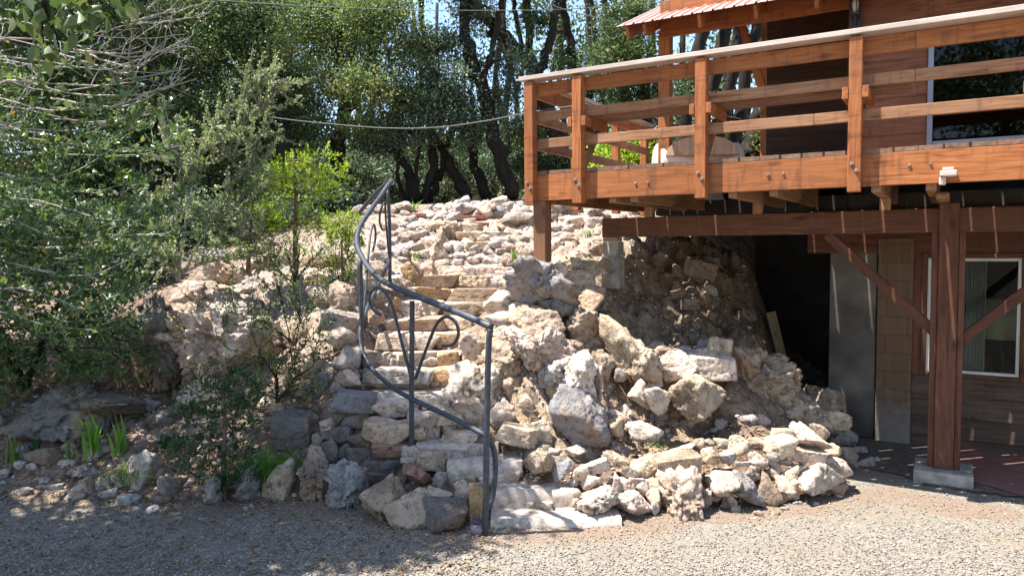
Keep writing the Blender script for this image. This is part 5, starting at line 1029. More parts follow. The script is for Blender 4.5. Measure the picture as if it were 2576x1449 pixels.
# bricks laid in the landing
for x, y, w, h, lab in ((710, 270, 170, 40, "red brick lying by the grass tuft at the top of the slope"), (1230, 292, 240, 56, "wide red paving brick set into the landing above the steps"), (1335, 356, 165, 42, "red brick lying across the front of the landing")):
    ox, oy, s = FR['E']; X, Z = (ox + x / s) * SC, (oy + y / s) * SC; Y = hit(X, Z); P = at(X, Z, Y); hw = w / s * SC * Y / FPX / 2
    q = MB(); q.bar((-hw, 0, 0), (hw, 0, 0), 0.22, 0.055); q.build("brick", MAT['brick'], bevel=0.006, label=lab, cat="brick", group="red bricks on the landing"); bpy.context.scene.objects[-1] if False else None
    o = [k for k in COL.objects if k.name.startswith("brick")][-1]; o.location = (P[0], P[1] + .05, P[2] + 0.015); o.rotation_euler = (0, 0, R(random.uniform(-6, 6)))
# the small ones: the remaining gaps of the sunny slope
_have = np.array([(q[1], q[2]) for q in ROCKS])
def fill(n, x0, x1, y0, y1, cols, region, smin, smax, ok=lambda x, y: True):
    global _have
    k = tries = 0
    while k < n and tries < n * 40:
        tries += 1; X = random.uniform(x0, x1); Z = random.uniform(y0, y1)
        if not ok(X, Z): continue
        w = random.uniform(smin, smax)
        if (np.abs(_have - (X, Z)).max(1)).min() < w * 0.5: continue
        s = FR['A'][2]; ox, oy = FR['A'][:2]
        stone('A', (X / SC - ox) * s, (Z / SC - oy) * s, w / SC * s, w * random.uniform(.55, .8) / SC * s, random.choice(cols), random.choice('bbpsc'), random.uniform(-15, 15), region=region)
        _have = np.vstack((_have, (X, Z))); k += 1
GROW = 1.15
fill(46, 960, 1320, 515, 660, 'WPCCT', RG, 16, 34, lambda x, y: not (1170 < x < 1330 and 560 < y < 600))
fill(20, 1385, 1620, 520, 660, 'WPCCT', RG, 18, 36, lambda x, y: y < 590 or x < 1520)
GROW = 1.0
fill(14, 1510, 1900, 1060, 1180, 'WPCT', "stones of the low dry wall beside the gravel", 12, 24)
fill(9, 1600, 1880, 640, 800, 'N', "stones of the terrace below the deck", 34, 80)
fill(14, 60, 640, 1160, 1260, 'GGBD', "stones edging the shaded drive", 14, 30)

# loose rubble and fallen leaves, uncountable
def scatter_small(name, n, region_fn, smin, smax, mat_cols, mat):
    V0, F0 = ico(1); Vs, Fs, T = [], [], []
    k = 0
    for i in range(n):
        p = region_fn()
        if p is None: continue
        x, y, z = p; s = random.uniform(smin, smax) * random.uniform(.6, 1.2)
        q = V0 * (1 + rng.uniform(-.3, .3, (len(V0), 1))) * s * np.array((1, rng.uniform(.6, 1), rng.uniform(.4, .7)))
        a = rng.uniform(0, 6.28); ca, sa = math.cos(a), math.sin(a); q = q @ np.array(((ca, sa, 0), (-sa, ca, 0), (0, 0, 1)))
        Vs.append(q + (x, y, z + s * 0.25)); Fs.append(F0 + k * len(V0)); T.append(np.full(len(V0), rng.random())); k += 1
    me = mesh_np(name, np.concatenate(Vs), np.concatenate(Fs)); fattr(me, "tint", np.concatenate(T))
    return link(name, me, mat, kind="stuff")
m, nt, b = new_mat("small_stone"); a = N(nt, "ShaderNodeAttribute", attribute_name="tint")
nt.links.new(ramp(nt, a.outputs["Fac"], [(0, (0.2, 0.15, 0.12)), (0.4, (0.33, 0.25, 0.19)), (0.8, (0.42, 0.35, 0.29)), (1, (0.56, 0.5, 0.45))]).outputs[0], b.inputs["Base Color"]); b.inputs["Roughness"].default_value = 0.95; MAT['pebble'] = m
m, nt, b = new_mat("gravel_stone"); a = N(nt, "ShaderNodeAttribute", attribute_name="tint")
nt.links.new(ramp(nt, a.outputs["Fac"], [(0, (0.11, 0.095, 0.08)), (0.4, (0.21, 0.185, 0.15)), (0.75, (0.31, 0.275, 0.225)), (1, (0.48, 0.44, 0.37))]).outputs[0], b.inputs["Base Color"]); b.inputs["Roughness"].default_value = 0.95; MAT['gravelstone'] = m
def on_slope():
    px, py = random.uniform(-40, 2110), random.uniform(500, 1250); Y = hit(px, py)
    if Y > 13: return None
    P = at(px, py, Y)
    return (P[0], P[1], ground_z(P[0], P[1]))
scatter_small("rubble", 3600, on_slope, 0.008, 0.03, None, MAT['pebble'])
def on_drive():
    px, py = random.uniform(-60, 2640), 1449 + 20 - 260 * random.random() ** 1.5
    g = ground_px(px, py)
    return (g[0], g[1], 0.004 + 0.012 * vnoise(np.array(((g[0] * .9, g[1] * .9, 0),)), 5)[0])
scatter_small("gravel", 18000, on_drive, 0.004, 0.0095, None, MAT['gravelstone'])
# ------------------------------------------------------------------ leaves, stems, trees
def leaf_mesh(name, C, D, L, Wd, tint, fold=0.25, face=None):
    "C centres (base), D directions, L lengths, Wd widths -> one folded two-quad leaf each"
    n = len(C); C = np.asarray(C, float); D = np.asarray(D, float); D = D / (np.linalg.norm(D, axis=1)[:, None] + 1e-9)
    A = rng.normal(size=(n, 3)) * 0.55 + (np.array((0, 0, 0.75)) if face is None else face); S_ = np.cross(A, D); S_ /= np.linalg.norm(S_, axis=1)[:, None] + 1e-9; Nn = np.cross(S_, D)
    L = np.broadcast_to(np.asarray(L, float), (n,))[:, None]; Wd = np.broadcast_to(np.asarray(Wd, float), (n,))[:, None]
    base = C; tip = C + D * L; lf = C + D * L * 0.45 - S_ * Wd / 2 + Nn * Wd * fold; rt = C + D * L * 0.45 + S_ * Wd / 2 + Nn * Wd * fold
    V = np.stack((base, rt, tip, lf), 1).reshape(-1, 3); i = np.arange(n) * 4
    F_ = np.concatenate((np.stack((i, i + 1, i + 2), 1), np.stack((i, i + 2, i + 3), 1)))
    me = mesh_np(name, V, F_); fattr(me, "tint", np.repeat(np.clip(tint, 0, 1), 4)); return me

def cluster_points(blobs, per, sig, shell=0.5):
    "leaf bases gathered in clumps through each ellipsoid; blobs: (centre, (rx, ry, rz), clumps)"
    Cs, Ds, Ts = [], [], []
    for c, r, k in blobs:
        u = rng.normal(size=(k, 3)); u /= np.linalg.norm(u, axis=1)[:, None]
        rad = (shell + (1 - shell) * rng.random(k)) ** 1.0 * np.where(rng.random(k) < .25, rng.random(k), 1)
        cc = np.array(c) + u * rad[:, None] * np.array(r)
        ct = rng.normal(0.5, 0.2, k)
        m = np.maximum(4, (per * rng.uniform(.5, 1.5, k)).astype(int))
        idx = np.repeat(np.arange(k), m)
        off = rng.normal(size=(len(idx), 3)) * sig * rng.uniform(.6, 1.3, k)[idx][:, None] * np.array((1.15, 1.15, 0.75))
        Cs.append(cc[idx] + off); d = off / sig * 0.5 + rng.normal(size=off.shape) * 0.8 + np.array((0, 0, 0.1)); Ds.append(d)
        Ts.append(ct[idx] + rng.normal(0, 0.14, len(idx)))
    return np.concatenate(Cs), np.concatenate(Ds), np.concatenate(Ts)

def wiggle(p0, p1, n=7, amp=0.08, sag=0.0):
    p0, p1 = np.array(p0, float), np.array(p1, float); L = np.linalg.norm(p1 - p0); t = np.linspace(0, 1, n)[:, None]
    o = np.cumsum(rng.normal(size=(n, 3)), 0); o = o - t * o[-1]; o[0] = 0
    P = p0 + (p1 - p0) * t + o * amp * L / math.sqrt(n) * 0.6; P[:, 2] += -sag * L * 4 * (t * (1 - t))[:, 0]; return P

def tree(name, label, cat, trunks, blobs, leaf, bark, lsz=(0.06, 0.034), per=150, sig=0.155, limb=0.035, twigs=6, dens=1.0, group=None, root=None, shell=.5):
    """trunks: list of (pixel polyline [(x, y, Y)...], r0, r1); blobs: (px, py, rx, ry, Y[, k]) in view pixels at distance Y"""
    tk = MB(); allp = []
    for pts, r0, r1 in trunks:
        P = np.array([at(*p) for p in pts]); P = smooth_path(P, 22); P[1:-1] += rng.normal(0, r0 * 0.25, (len(P) - 2, 3))
        tk.tube(P, np.linspace(r0, r1, len(P)) * (1 + .08 * rng.normal(size=len(P))), 9); allp.append(P)
    AP = np.concatenate(allp); base = AP[0] if root is None else np.array(root)
    bl = []; tw = MB()
    for q in blobs:
        px, py, rx, ry, Y = q[:5]; c = at(px, py, Y); s = Y / FPX; r = (rx * s, (rx + ry) / 2 * s * 0.9, ry * s)
        vol = r[0] * r[2]; k = int((q[5] if len(q) > 5 else 1) * dens * 10 * vol / (sig * sig * 6) ) + 4
        bl.append((c, r, k))
        cand = AP[AP[:, 2] < c[2] + 0.3] if (AP[:, 2] < c[2] + 0.3).any() else AP
        st_ = cand[np.argmin(np.linalg.norm(cand - c, axis=1))]
        lb = wiggle(st_, c, 8, 0.2); tk.tube(lb, np.linspace(limb, limb * .45, 8), 6)
        for j in range(twigs):
            u = rng.normal(size=3); u /= np.linalg.norm(u); e = c + u * np.array(r) * rng.uniform(.6, 1.0); tw.tube(wiggle(lb[rng.integers(4, 8)], e, 6, 0.2), np.linspace(limb * .4, limb * .12, 6), 4, False)
    if not bl:
        c = AP[-1]; bl.append((c, (.5, .5, .4), 12))
    C, D, T = cluster_points(bl, per, sig, shell)
    ls = rng.uniform(.7, 1.25, len(C))
    rt = empty(name, base, label=label, cat=cat, group=group)
    inv = -np.array(base)
    me = leaf_mesh("crown", C + inv, D, lsz[0] * ls, lsz[1] * ls, T); link("crown", me, leaf, rt)
    for v, f0 in ((tw.V, tw.F),):
        if v: tk.add(np.concatenate(v), f0)
    tk.V = [v + inv for v in tk.V]; tk.build("trunk", bark, rt, smooth=True)
    return rt

OG = "oaks of the wood behind the slope"
T_ = lambda *p: [(a, b_, c) for a, b_, c in p]
tree("oak_tree", "tall oak with pale sunlit foliage above the lime sapling, left of the sky gaps", "tree", [(T_((872, 520, 14), (855, 380, 14), (868, 240, 13.9), (850, 100, 13.8), (880, -80, 13.8)), .16, .07), (T_((862, 330, 14), (905, 220, 13.8), (930, 120, 13.6)), .07, .04)],
    [(940, 50, 105, 70, 13.4), (985, 140, 80, 60, 13.6), (935, 225, 100, 55, 13.3, 1.3), (830, 110, 100, 70, 14), (870, 200, 80, 60, 13.8), (770, 40, 100, 70, 14), (1005, 255, 70, 50, 13.8), (905, 310, 85, 40, 13.6), (985, 20, 60, 50, 13.6, 1.3)], MAT['oak_lit'], MAT['bark'], group=OG)
tree("oak_tree", "broad dark oak with yellowish leaf tips above the grey stemmed shrub", "tree", [(T_((735, 530, 13), (715, 380, 13), (690, 220, 13), (660, 60, 13), (640, -90, 13)), .15, .07)],
    [(640, 55, 110, 75, 12.8), (560, 120, 100, 75, 12.6), (700, 175, 100, 75, 13), (620, 225, 95, 60, 12.7), (520, 30, 100, 70, 13), (470, 170, 90, 70, 13), (560, 300, 90, 50, 13), (700, 300, 80, 55, 13.2), (640, 370, 80, 50, 13.4), (770, 260, 60, 60, 13.6), (520, 390, 90, 55, 13.5), (760, 380, 50, 50, 14)], MAT['oak'], MAT['bark'], group=OG)
tree("oak_tree", "dark oak standing behind the broad leaved shrub in the upper left", "tree", [(T_((390, 560, 13), (385, 350, 13), (360, 150, 13), (350, -80, 13)), .17, .08)],
    [(400, 55, 110, 80, 12.8), (300, 140, 120, 90, 13), (420, 250, 100, 70, 13), (200, 50, 130, 90, 13), (330, 320, 110, 75, 13), (150, 220, 120, 90, 13.2), (70, 80, 120, 90, 13.2), (220, 410, 110, 80, 13.2), (400, 400, 90, 70, 13.4), (80, 350, 110, 90, 13.4), (300, -90, 200, 100, 13), (60, -80, 160, 90, 13), (100, 480, 120, 70, 13.5), (320, 490, 100, 60, 13.6)], MAT['oak'], MAT['bark'], group=OG)
tree("oak_tree", "multi stemmed oak with curved dark stems rising behind the top of the handrail", "tree", [(T_((1040, 505, 14), (1026, 425, 14), (985, 378, 13.9), (930, 345, 13.8), (895, 300, 13.8)), .1, .04), (T_((1062, 505, 14.1), (1090, 420, 14.2), (1085, 330, 14.2), (1092, 200, 14.2), (1060, 60, 14.2), (1070, -60, 14.2)), .1, .05), (T_((1078, 503, 14.2), (1108, 440, 14.3), (1122, 370, 14.3), (1150, 300, 14.3)), .08, .04), (T_((1020, 505, 14), (1000, 440, 14), (1010, 370, 14)), .05, .03), (T_((1050, 505, 14), (1048, 420, 14), (1062, 350, 14)), .05, .03)],
    [(1105, 205, 80, 90, 13.8), (1085, 285, 80, 45, 13.6, 1.2), (1020, 335, 85, 40, 13.8), (1155, 250, 55, 60, 13.9), (1065, 110, 60, 50, 14), (960, 365, 75, 40, 14, .8), (1180, 330, 50, 40, 14), (1110, -70, 130, 70, 14.2), (1130, 120, 50, 40, 14.2)], MAT['oak_blue'], MAT['bark'], group=OG, twigs=9)
tree("oak_tree", "oak with a forked leaning trunk behind the middle of the rocky crest", "tree", [(T_((1172, 500, 14.2), (1132, 405, 14.3), (1092, 340, 14.4), (1060, 270, 14.4)), .13, .05), (T_((1225, 498, 14.5), (1192, 400, 14.6), (1196, 330, 14.6), (1180, 230, 14.6)), .12, .05)],
    [(1050, 250, 45, 40, 14.6, .7), (1190, 180, 40, 40, 14.8, .7), (1130, 420, 50, 30, 14.8, .5)], MAT['oak'], MAT['bark'], group=OG, twigs=10)
tree("oak_tree", "thick dark oak trunk curving up left of the deck corner", "tree", [(T_((1285, 498, 14), (1245, 350, 14), (1205, 215, 14.2), (1172, 90, 14.3), (1162, -60, 14.3)), .17, .09), (T_((1205, 215, 14.2), (1240, 120, 14.3), (1262, 0, 14.3)), .07, .05)],
    [(1290, 150, 45, 55, 14), (1240, 290, 40, 40, 14.2, .6), (1190, 20, 60, 40, 14.5, .5), (1265, 230, 40, 35, 14.2, .8), (1200, -80, 160, 70, 14)], MAT['oak_blue'], MAT['bark'], group=OG, twigs=10)
tree("oak_tree", "oak with a heavy dark limb slanting to the upper left behind the railing corner", "tree", [(T_((1425, 520, 15), (1400, 350, 15), (1352, 200, 15), (1290, 110, 15), (1215, 40, 15), (1150, -30, 15)), .2, .1), (T_((1352, 200, 15), (1390, 80, 15), (1400, -40, 15)), .1, .07)],
    [(1350, 60, 40, 40, 15, .7), (1330, 330, 40, 50, 15), (1310, 420, 50, 45, 15, 1.0), (1390, 430, 50, 50, 15, 1.2), (1240, 60, 40, 30, 15, .5), (1300, -80, 150, 70, 15)], MAT['oak'], MAT['bark'], group=OG, twigs=10)
def thin(lab, trunks, blobs=(), mt='oak', tw=8):
    return tree("oak_tree", lab, "tree", trunks, list(blobs), MAT[mt], MAT['bark'], group=OG, twigs=tw)
thin("straight dark trunk crossing the railing cap just right of the deck's corner post", [(T_((1350, 510, 16), (1338, 200, 16), (1318, -60, 16)), .13, .08), (T_((1338, 200, 16), (1300, 60, 16), (1290, -40, 16)), .06, .04)], [(1375, 300, 40, 40, 16, .7), (1300, -60, 60, 40, 16)])
thin("slim pair of dark trunks between the railing corner and the roof edge", [(T_((1490, 420, 16), (1440, 150, 16), (1405, -60, 16)), .12, .07), (T_((1470, 300, 16), (1500, 150, 16), (1478, -60, 16)), .07, .05)], [(1440, 160, 45, 40, 16, .6), (1480, 230, 40, 30, 16, .8)])
thin("slim leaning trunks just left of the roof edge", [(T_((1600, 400, 16.5), (1560, 180, 16.5), (1510, -60, 16.5)), .11, .07), (T_((1585, 320, 16.5), (1575, 100, 16.5), (1590, -60, 16.5)), .07, .05)], [(1540, 120, 50, 50, 16, .9), (1520, 220, 40, 40, 16, .7)])
thin("bright green oak crown hanging beside the left edge of the metal roof", [(T_((1650, 500, 13), (1630, 300, 13), (1600, 120, 13), (1560, -40, 13)), .1, .06)], [(1590, 120, 70, 55, 12.6, 1.3), (1530, 160, 45, 50, 12.8, 1), (1620, 200, 60, 50, 12.8, 1.2), (1600, 40, 80, 45, 12.8, 1.2), (1560, 250, 40, 30, 13, .8), (1640, 290, 40, 40, 13, .6)], 'oak')
for k, (x0, x1, lab) in enumerate(((1715, 1765, "dark slanting trunk right of the porch post"), (1765, 1825, "dark slanting trunk in the middle of the porch opening"), (1810, 1862, "dark slanting trunk with bright sky on its left in the porch opening"), (1850, 1900, "dark slanting trunk nearest the porch brace"))):
    thin(lab, [(T_((x0 - 15, 430, 15 + .3 * k), (x0, 330, 15 + .3 * k), (x1, 70, 15 + .3 * k), (x1 + 20, -80, 15 + .3 * k)), .15, .11)], [(x0 - 30, 230, 30, 40, 16, .5)] if k % 2 == 0 else [], 'oak', 6)
thin("grey sunlit leaning trunk low behind the far end of the bench", [(T_((1872, 430, 13.5), (1905, 330, 13.5), (1960, 220, 13.5)), .19, .15), (T_((1845, 410, 14), (1885, 330, 14), (1910, 250, 14)), .09, .07)], [(1960, 350, 55, 60, 13.2, 1.4), (1700, 250, 50, 40, 14, .6)], 'oak', 4)
UG = "bushes under the oaks on the crest"
for k, (x, y, rx, ry, Y, lab) in enumerate(((900, 440, 70, 60, 17, "dark thin bush under the oaks behind the lime sapling"), (985, 450, 60, 50, 18, "dark thin bush between the curved stems left of the handrail top"), (1130, 440, 60, 50, 18, "thin bush behind the forked leaning trunk"), (1240, 440, 50, 55, 18, "thin bush between the leaning trunk and the thick curving trunk"), (1340, 440, 60, 60, 17, "dark bush filling the gap beside the deck's corner post"), (800, 450, 60, 60, 17, "dark bush behind the crown of the lime sapling"), (690, 470, 80, 70, 15, "dark bush left of the lime sapling's crown"), (560, 480, 90, 70, 14, "dark bush behind the grey stemmed shrub"), (1440, 440, 70, 60, 17, "dark bush seen through the corner of the railing"), (60, 560, 120, 80, 11, "dark bush behind the large shrub at the far left edge"), (230, 590, 110, 70, 11, "dark bush behind the middle of the large shrub"), (390, 570, 90, 70, 11.3, "dark bush between the large shrub and the grey stemmed shrub"), (540, 570, 90, 60, 11.6, "dark bush right behind the grey shrub's stem"), (700, 540, 70, 45, 12, "low dark bush behind the lime sapling's trunk"), (830, 505, 70, 35, 12.5, "low dark bush at the crest between the saplings"), (330, 655, 90, 36, 9.9, "dull bush low on the slope between the large shrub and the grey stemmed shrub"), (1580, 395, 80, 40, 12.6, "bright green leafy plants seen through the railing at the deck's left end"))):
    w = ray(x, y + ry); tree("bush", lab, "bush", [(T_((x, y + ry if k != 16 else 470, Y), (x + 5, y, Y)), .04, .02)], [(x, y, rx, ry, Y, .8 if k < 9 else 1.5)], MAT['oak_blue'] if k < 16 else MAT['lime'], MAT['bark'], lsz=(.08, .045), limb=.02, twigs=10, group=UG)
# the far wood: one mass beyond the trees one can tell apart
bl = []
for k in range(150):
    x = random.uniform(-300, 2300); y = random.uniform(-150, 520) if x < 900 else random.choice((random.uniform(330, 520), random.uniform(-100, 520)))
    Y = random.uniform(24, 34); s = Y / FPX
    bl.append((at(x, y, Y), (110 * s, 80 * s, 70 * s), (70 if x < 1000 else 44) if y > 330 or x < 900 else 14))
C, D, T = cluster_points(bl, 30, 0.34)
link("far_wood", leaf_mesh("far_wood", C, D, 0.2 * rng.uniform(.7, 1.3, len(C)), 0.11, T - .05), MAT['oak'], kind="stuff")
tk = MB()
for k in range(60):
    x = random.uniform(-200, 2250); Y = random.uniform(20, 30); a = at(x, 540, Y); c = at(x + random.uniform(-60, 60), random.uniform(-100, 100), Y); tk.tube(wiggle(a, c, 8, .08), np.linspace(.13, .06, 8), 6)
tk.build("far_trunks", MAT['bark'], smooth=True, kind="stuff")

# ---- broad leaved shrub with bare pale branches on the left
def branchy(name, label, cat, stems, leafprob, leaf, bark, lsz, r0, n_twig, seed, lmin=0.0, group=None, per_m=60):
    "stems: pixel polylines with distance; side twigs along them, leaves along twigs"
    r = np.random.default_rng(seed); wood = MB(); C, D = [], []
    base = at(*stems[0][0])
    for pts in stems:
        P = smooth_path([at(*p) for p in pts], 18); n = len(P); P = P + np.cumsum(r.normal(0, .006, (n, 3)), 0)
        rr = r0 * r.uniform(.6, 1.1); wood.tube(P, np.linspace(rr, rr * .3, n), 6)
        T = np.gradient(P, axis=0)
        segs = [(P, 1.0)]
        for j in range(n_twig):
            i = r.integers(int(n * .25), n - 1); d = T[i] / np.linalg.norm(T[i]); u = r.normal(size=3) * .8 + d * 1.0 + np.array((0, 0, .25)); u /= np.linalg.norm(u)
            L = r.uniform(.15, .5); Q = wiggle(P[i], P[i] + u * L, 7, .16); Q[:, 2] += np.linspace(0, 1, 7) ** 2 * .05; wood.tube(Q, np.linspace(rr * .45, rr * .15, 7), 5, False); segs.append((Q, 1.6))
        for Q, wgt in segs:
            L = np.linalg.norm(np.diff(Q, axis=0), axis=1).sum()
            for t in r.random(int(per_m * L * wgt)):
                i = min(int(t * (len(Q) - 1)), len(Q) - 2); p = Q[i] + (Q[i + 1] - Q[i]) * (t * (len(Q) - 1) - i)
                if r.random() < leafprob(p): C.append(p + r.normal(0, .012, 3)); D.append(r.normal(size=3) + (Q[i + 1] - Q[i]) / (np.linalg.norm(Q[i + 1] - Q[i]) + 1e-6) * .8 + (0, 0, .15))
    rt = empty(name, base, label=label, cat=cat, group=group)
    wood.V = [v - base for v in wood.V]; wood.build("branches", bark, rt, smooth=True)
    C = np.array(C) - base; ls = r.uniform(.6, 1.25, len(C)); link("leaves", leaf_mesh("leaves", C, D, lsz[0] * ls, lsz[1] * ls, r.beta(2, 2, len(C))), leaf, rt)
    return rt
def px_of(P):
    v = M3n.T @ (np.array(P) - CAM); return CXP + FPX * v[0] / -v[2], CYP - FPX * v[1] / -v[2]
r = np.random.default_rng(3); stems = []
stems.append([(-220, 1000, 6.9), (-90, 640, 6.9), (10, 330, 6.9), (80, 200, 6.95), (190, 110, 7.0), (300, 60, 7.0), (400, 45, 7.0)])
stems.append([(-215, 1120, 7.0), (-190, 800, 7.0), (-145, 500, 7.0), (-100, 180, 7.0), (-80, 0, 7.05)])
stems.append([(-220, 1000, 7.0), (-140, 500, 7.2), (-60, 200, 7.3), (60, 60, 7.3), (120, -60, 7.3)])
for k in range(34):     # long near-horizontal boughs, tips lifting
    y0 = 60 + k * 23 + r.uniform(-15, 15); Y0 = r.uniform(6.5, 7.6); xe = r.uniform(260, 500) - max(0, y0 - 620) * .45
    ys_ = y0 + r.uniform(-10, 60); ye = ys_ - r.uniform(-10, 70)
    x0 = r.uniform(-120, 20)
    stems.append([(-205 + (1000 - y0) * .11, y0 + 90, 7.0), (x0, y0, Y0), (x0 + (xe - x0) * .35, y0 + r.uniform(0, 45), Y0 + r.uniform(-.2, .2)), (x0 + (xe - x0) * .7, ys_ + r.uniform(0, 20), Y0 + r.uniform(-.3, .3)), (xe, ye, Y0 + r.uniform(-.4, .3))])
for q in ([(180, 125, 7.0), (300, 140, 6.9), (420, 130, 6.8)], [(200, 130, 7), (330, 165, 6.9), (445, 120, 6.85)], [(330, 55, 7), (420, 20, 7), (490, -30, 7)], [(340, 60, 7), (440, 45, 7), (495, 15, 7)], [(150, 140, 7), (310, 190, 6.9), (390, 170, 6.8)], [(310, 60, 7), (390, 10, 7), (420, -40, 7)], [(130, 250, 7), (280, 275, 6.9), (410, 240, 6.8), (450, 200, 6.8)], [(130, 300, 7), (300, 300, 6.9), (440, 255, 6.7)]): stems.append(q)
def lp(p):
    x, y = px_of(p); return np.clip((y - 130) / 330, 0.03, 0.95) * (0.5 if y < 260 and x > 180 else 1)
branchy("large_shrub", "large broad leaved shrub with bare pale upper branches at the left edge", "shrub", stems, lp, MAT['shrub'], MAT['bark_grey'], (0.074, 0.045), 0.011, 7, 5, per_m=40)
# lower dark leafy shrub mass at the left, below the boughs
tree("shrub", "dark glossy shrub shading the bank below the long pale branches", "shrub", [(T_((60, 980, 7.7), (110, 860, 7.5), (150, 760, 7.4)), .04, .02), (T_((60, 980, 7.7), (0, 830, 7.6), (-60, 700, 7.5)), .04, .02)],
    [(60, 760, 110, 80, 7.4), (190, 820, 100, 60, 7.3, .7), (-40, 860, 100, 80, 7.5), (250, 740, 70, 50, 7.5, .5), (90, 890, 130, 60, 7.3, 1.0), (210, 920, 90, 45, 7.25, .9), (330, 900, 60, 40, 7.3, .7), (-30, 950, 80, 50, 7.3), (-150, 760, 110, 110, 7.6), (-170, 930, 110, 90, 7.4), (290, 840, 70, 40, 7.4, .4), (0, 620, 110, 90, 7.7), (150, 640, 100, 60, 7.7, .6)], MAT['shrub'], MAT['bark'], lsz=(.058, .035), per=26, sig=.1, limb=.014, twigs=9)
# grey stemmed shrub
branchy("grey_shrub", "grey green shrub with one long pale stem arching to the right", "shrub", [
    [(452, 705, 8.6), (470, 560, 8.6), (492, 430, 8.6), (540, 320, 8.55), (600, 265, 8.5), (665, 235, 8.4)], [(452, 705, 8.6), (440, 560, 8.5), (470, 450, 8.5), (520, 380, 8.4), (600, 350, 8.4)], [(460, 690, 8.6), (520, 580, 8.5), (580, 470, 8.4), (640, 420, 8.4), (680, 380, 8.4)], [(480, 600, 8.6), (560, 540, 8.5), (640, 500, 8.4)], [(470, 640, 8.6), (560, 610, 8.5), (650, 590, 8.4)], [(455, 690, 8.6), (400, 600, 8.6), (380, 500, 8.6)], [(460, 690, 8.6), (540, 650, 8.5), (620, 640, 8.4), (680, 600, 8.4)],
    [(540, 320, 8.55), (600, 320, 8.5), (640, 290, 8.4), (690, 250, 8.4)], [(500, 430, 8.6), (560, 400, 8.5), (620, 380, 8.4), (670, 330, 8.4)], [(452, 705, 8.6), (420, 640, 8.4), (360, 600, 8.3)], [(490, 470, 8.6), (440, 400, 8.6), (420, 330, 8.6)], [(600, 265, 8.5), (640, 215, 8.4), (690, 210, 8.4)]],
    lambda p: .9, MAT['grey_leaf'], MAT['bark_grey'], (0.036, 0.024), 0.02, 22, 8, per_m=105)
# saplings with flat sprays
def sapling(label, trunk, r0, clumps, leaf, seed, L=0.042, per=620):
    r = np.random.default_rng(seed); P = smooth_path([at(*p) for p in trunk], 20); base = P[0]; wood = MB(); wood.tube(P - base, np.linspace(r0, r0 * .4, len(P)), 8)
    C, D, T = [], [], []
    for x, y, rx, ry, Y in clumps:
        c = at(x, y, Y + r.uniform(-.15, .15)); s = Y / FPX; R3 = np.array((rx * s, rx * s * .8, ry * s))
        low = P[P[:, 2] < c[2] + .05]; st_ = (low if len(low) else P[:1])[-1]; wood.tube(wiggle(st_, c, 7, .1) - base, np.linspace(r0 * .45, r0 * .12, 7), 5, False)
        nf = 40
        for k in range(nf):      # each frond: a short axis carrying a flat fan of needles
            u = r.normal(size=3); u /= np.linalg.norm(u); p = c + u * R3 * r.random() ** .45 * 1.0
            ax = u * .7 + r.normal(size=3) * .35 + np.array((0, 0, .55)); ax /= np.linalg.norm(ax); sd = np.cross(ax, r.normal(size=3)); sd /= np.linalg.norm(sd)
            Lf = r.uniform(.055, .11) * (rx * s / .25) ** .5; m_ = int(per / nf); t = r.random(m_); sg = r.choice((-1, 1), m_)
            pos = p + ax * (t * Lf)[:, None] + sd * (sg * r.uniform(0, .32, m_) * Lf * (1 - t * .7))[:, None]
            C.append(pos); D.append(ax * .8 + sd * sg[:, None] * .7 + r.normal(size=(m_, 3)) * .2); T.append(np.full(m_, r.normal(.5, .16)) + r.normal(0, .1, m_) + .15 * (t - .5))
            if k % 5 == 0: wood.tube(wiggle(c, p, 4, .1) - base, np.linspace(r0 * .14, r0 * .06, 4), 4, False)
    rt = empty("cedar_sapling", base, label=label, cat="sapling", group="cedar saplings on the slope"); wood.build("trunk", MAT['bark_red'], rt, smooth=True)
    C = np.concatenate(C) - base; n = len(C); link("crown", leaf_mesh("crown", C, np.concatenate(D), L * r.uniform(.6, 1.2, n), L * .3 * r.uniform(.7, 1.2, n), np.concatenate(T), .1), leaf, rt)
sapling("lime green cedar sapling with a bare thin trunk left of the handrail", [(745, 700, 8.9), (742, 600, 8.85), (744, 500, 8.8), (738, 385, 8.8)], .034, [(790, 405, 62, 32, 8.7), (725, 425, 60, 34, 8.7), (835, 440, 48, 26, 8.6), (770, 455, 75, 26, 8.7), (690, 450, 45, 30, 8.8), (820, 482, 50, 22, 8.6), (690, 500, 40, 32, 8.8), (668, 550, 42, 42, 8.8), (705, 565, 36, 30, 8.8), (785, 545, 32, 26, 8.6), (760, 480, 60, 30, 8.8), (800, 570, 28, 20, 8.6)], MAT['lime'], 1, .045)
sapling("small lime cedar sapling touching the left side of the handrail", [(862, 700, 8.3), (860, 630, 8.3), (862, 550, 8.3)], .016, [(850, 562, 38, 24, 8.2), (885, 560, 30, 22, 8.2), (868, 590, 46, 26, 8.2), (845, 600, 34, 22, 8.25), (885, 610, 26, 18, 8.2)], MAT['lime'], 2, .038, 800)
sapling("olive brown cedar sapling between the grey shrub and the lime sapling", [(624, 690, 8.7), (628, 600, 8.7), (640, 480, 8.7)], .03, [(640, 500, 50, 40, 8.6), (610, 560, 60, 45, 8.6), (665, 590, 55, 45, 8.6), (630, 640, 70, 40, 8.6), (680, 650, 36, 30, 8.6)], MAT['lime_dull'], 3, .045)
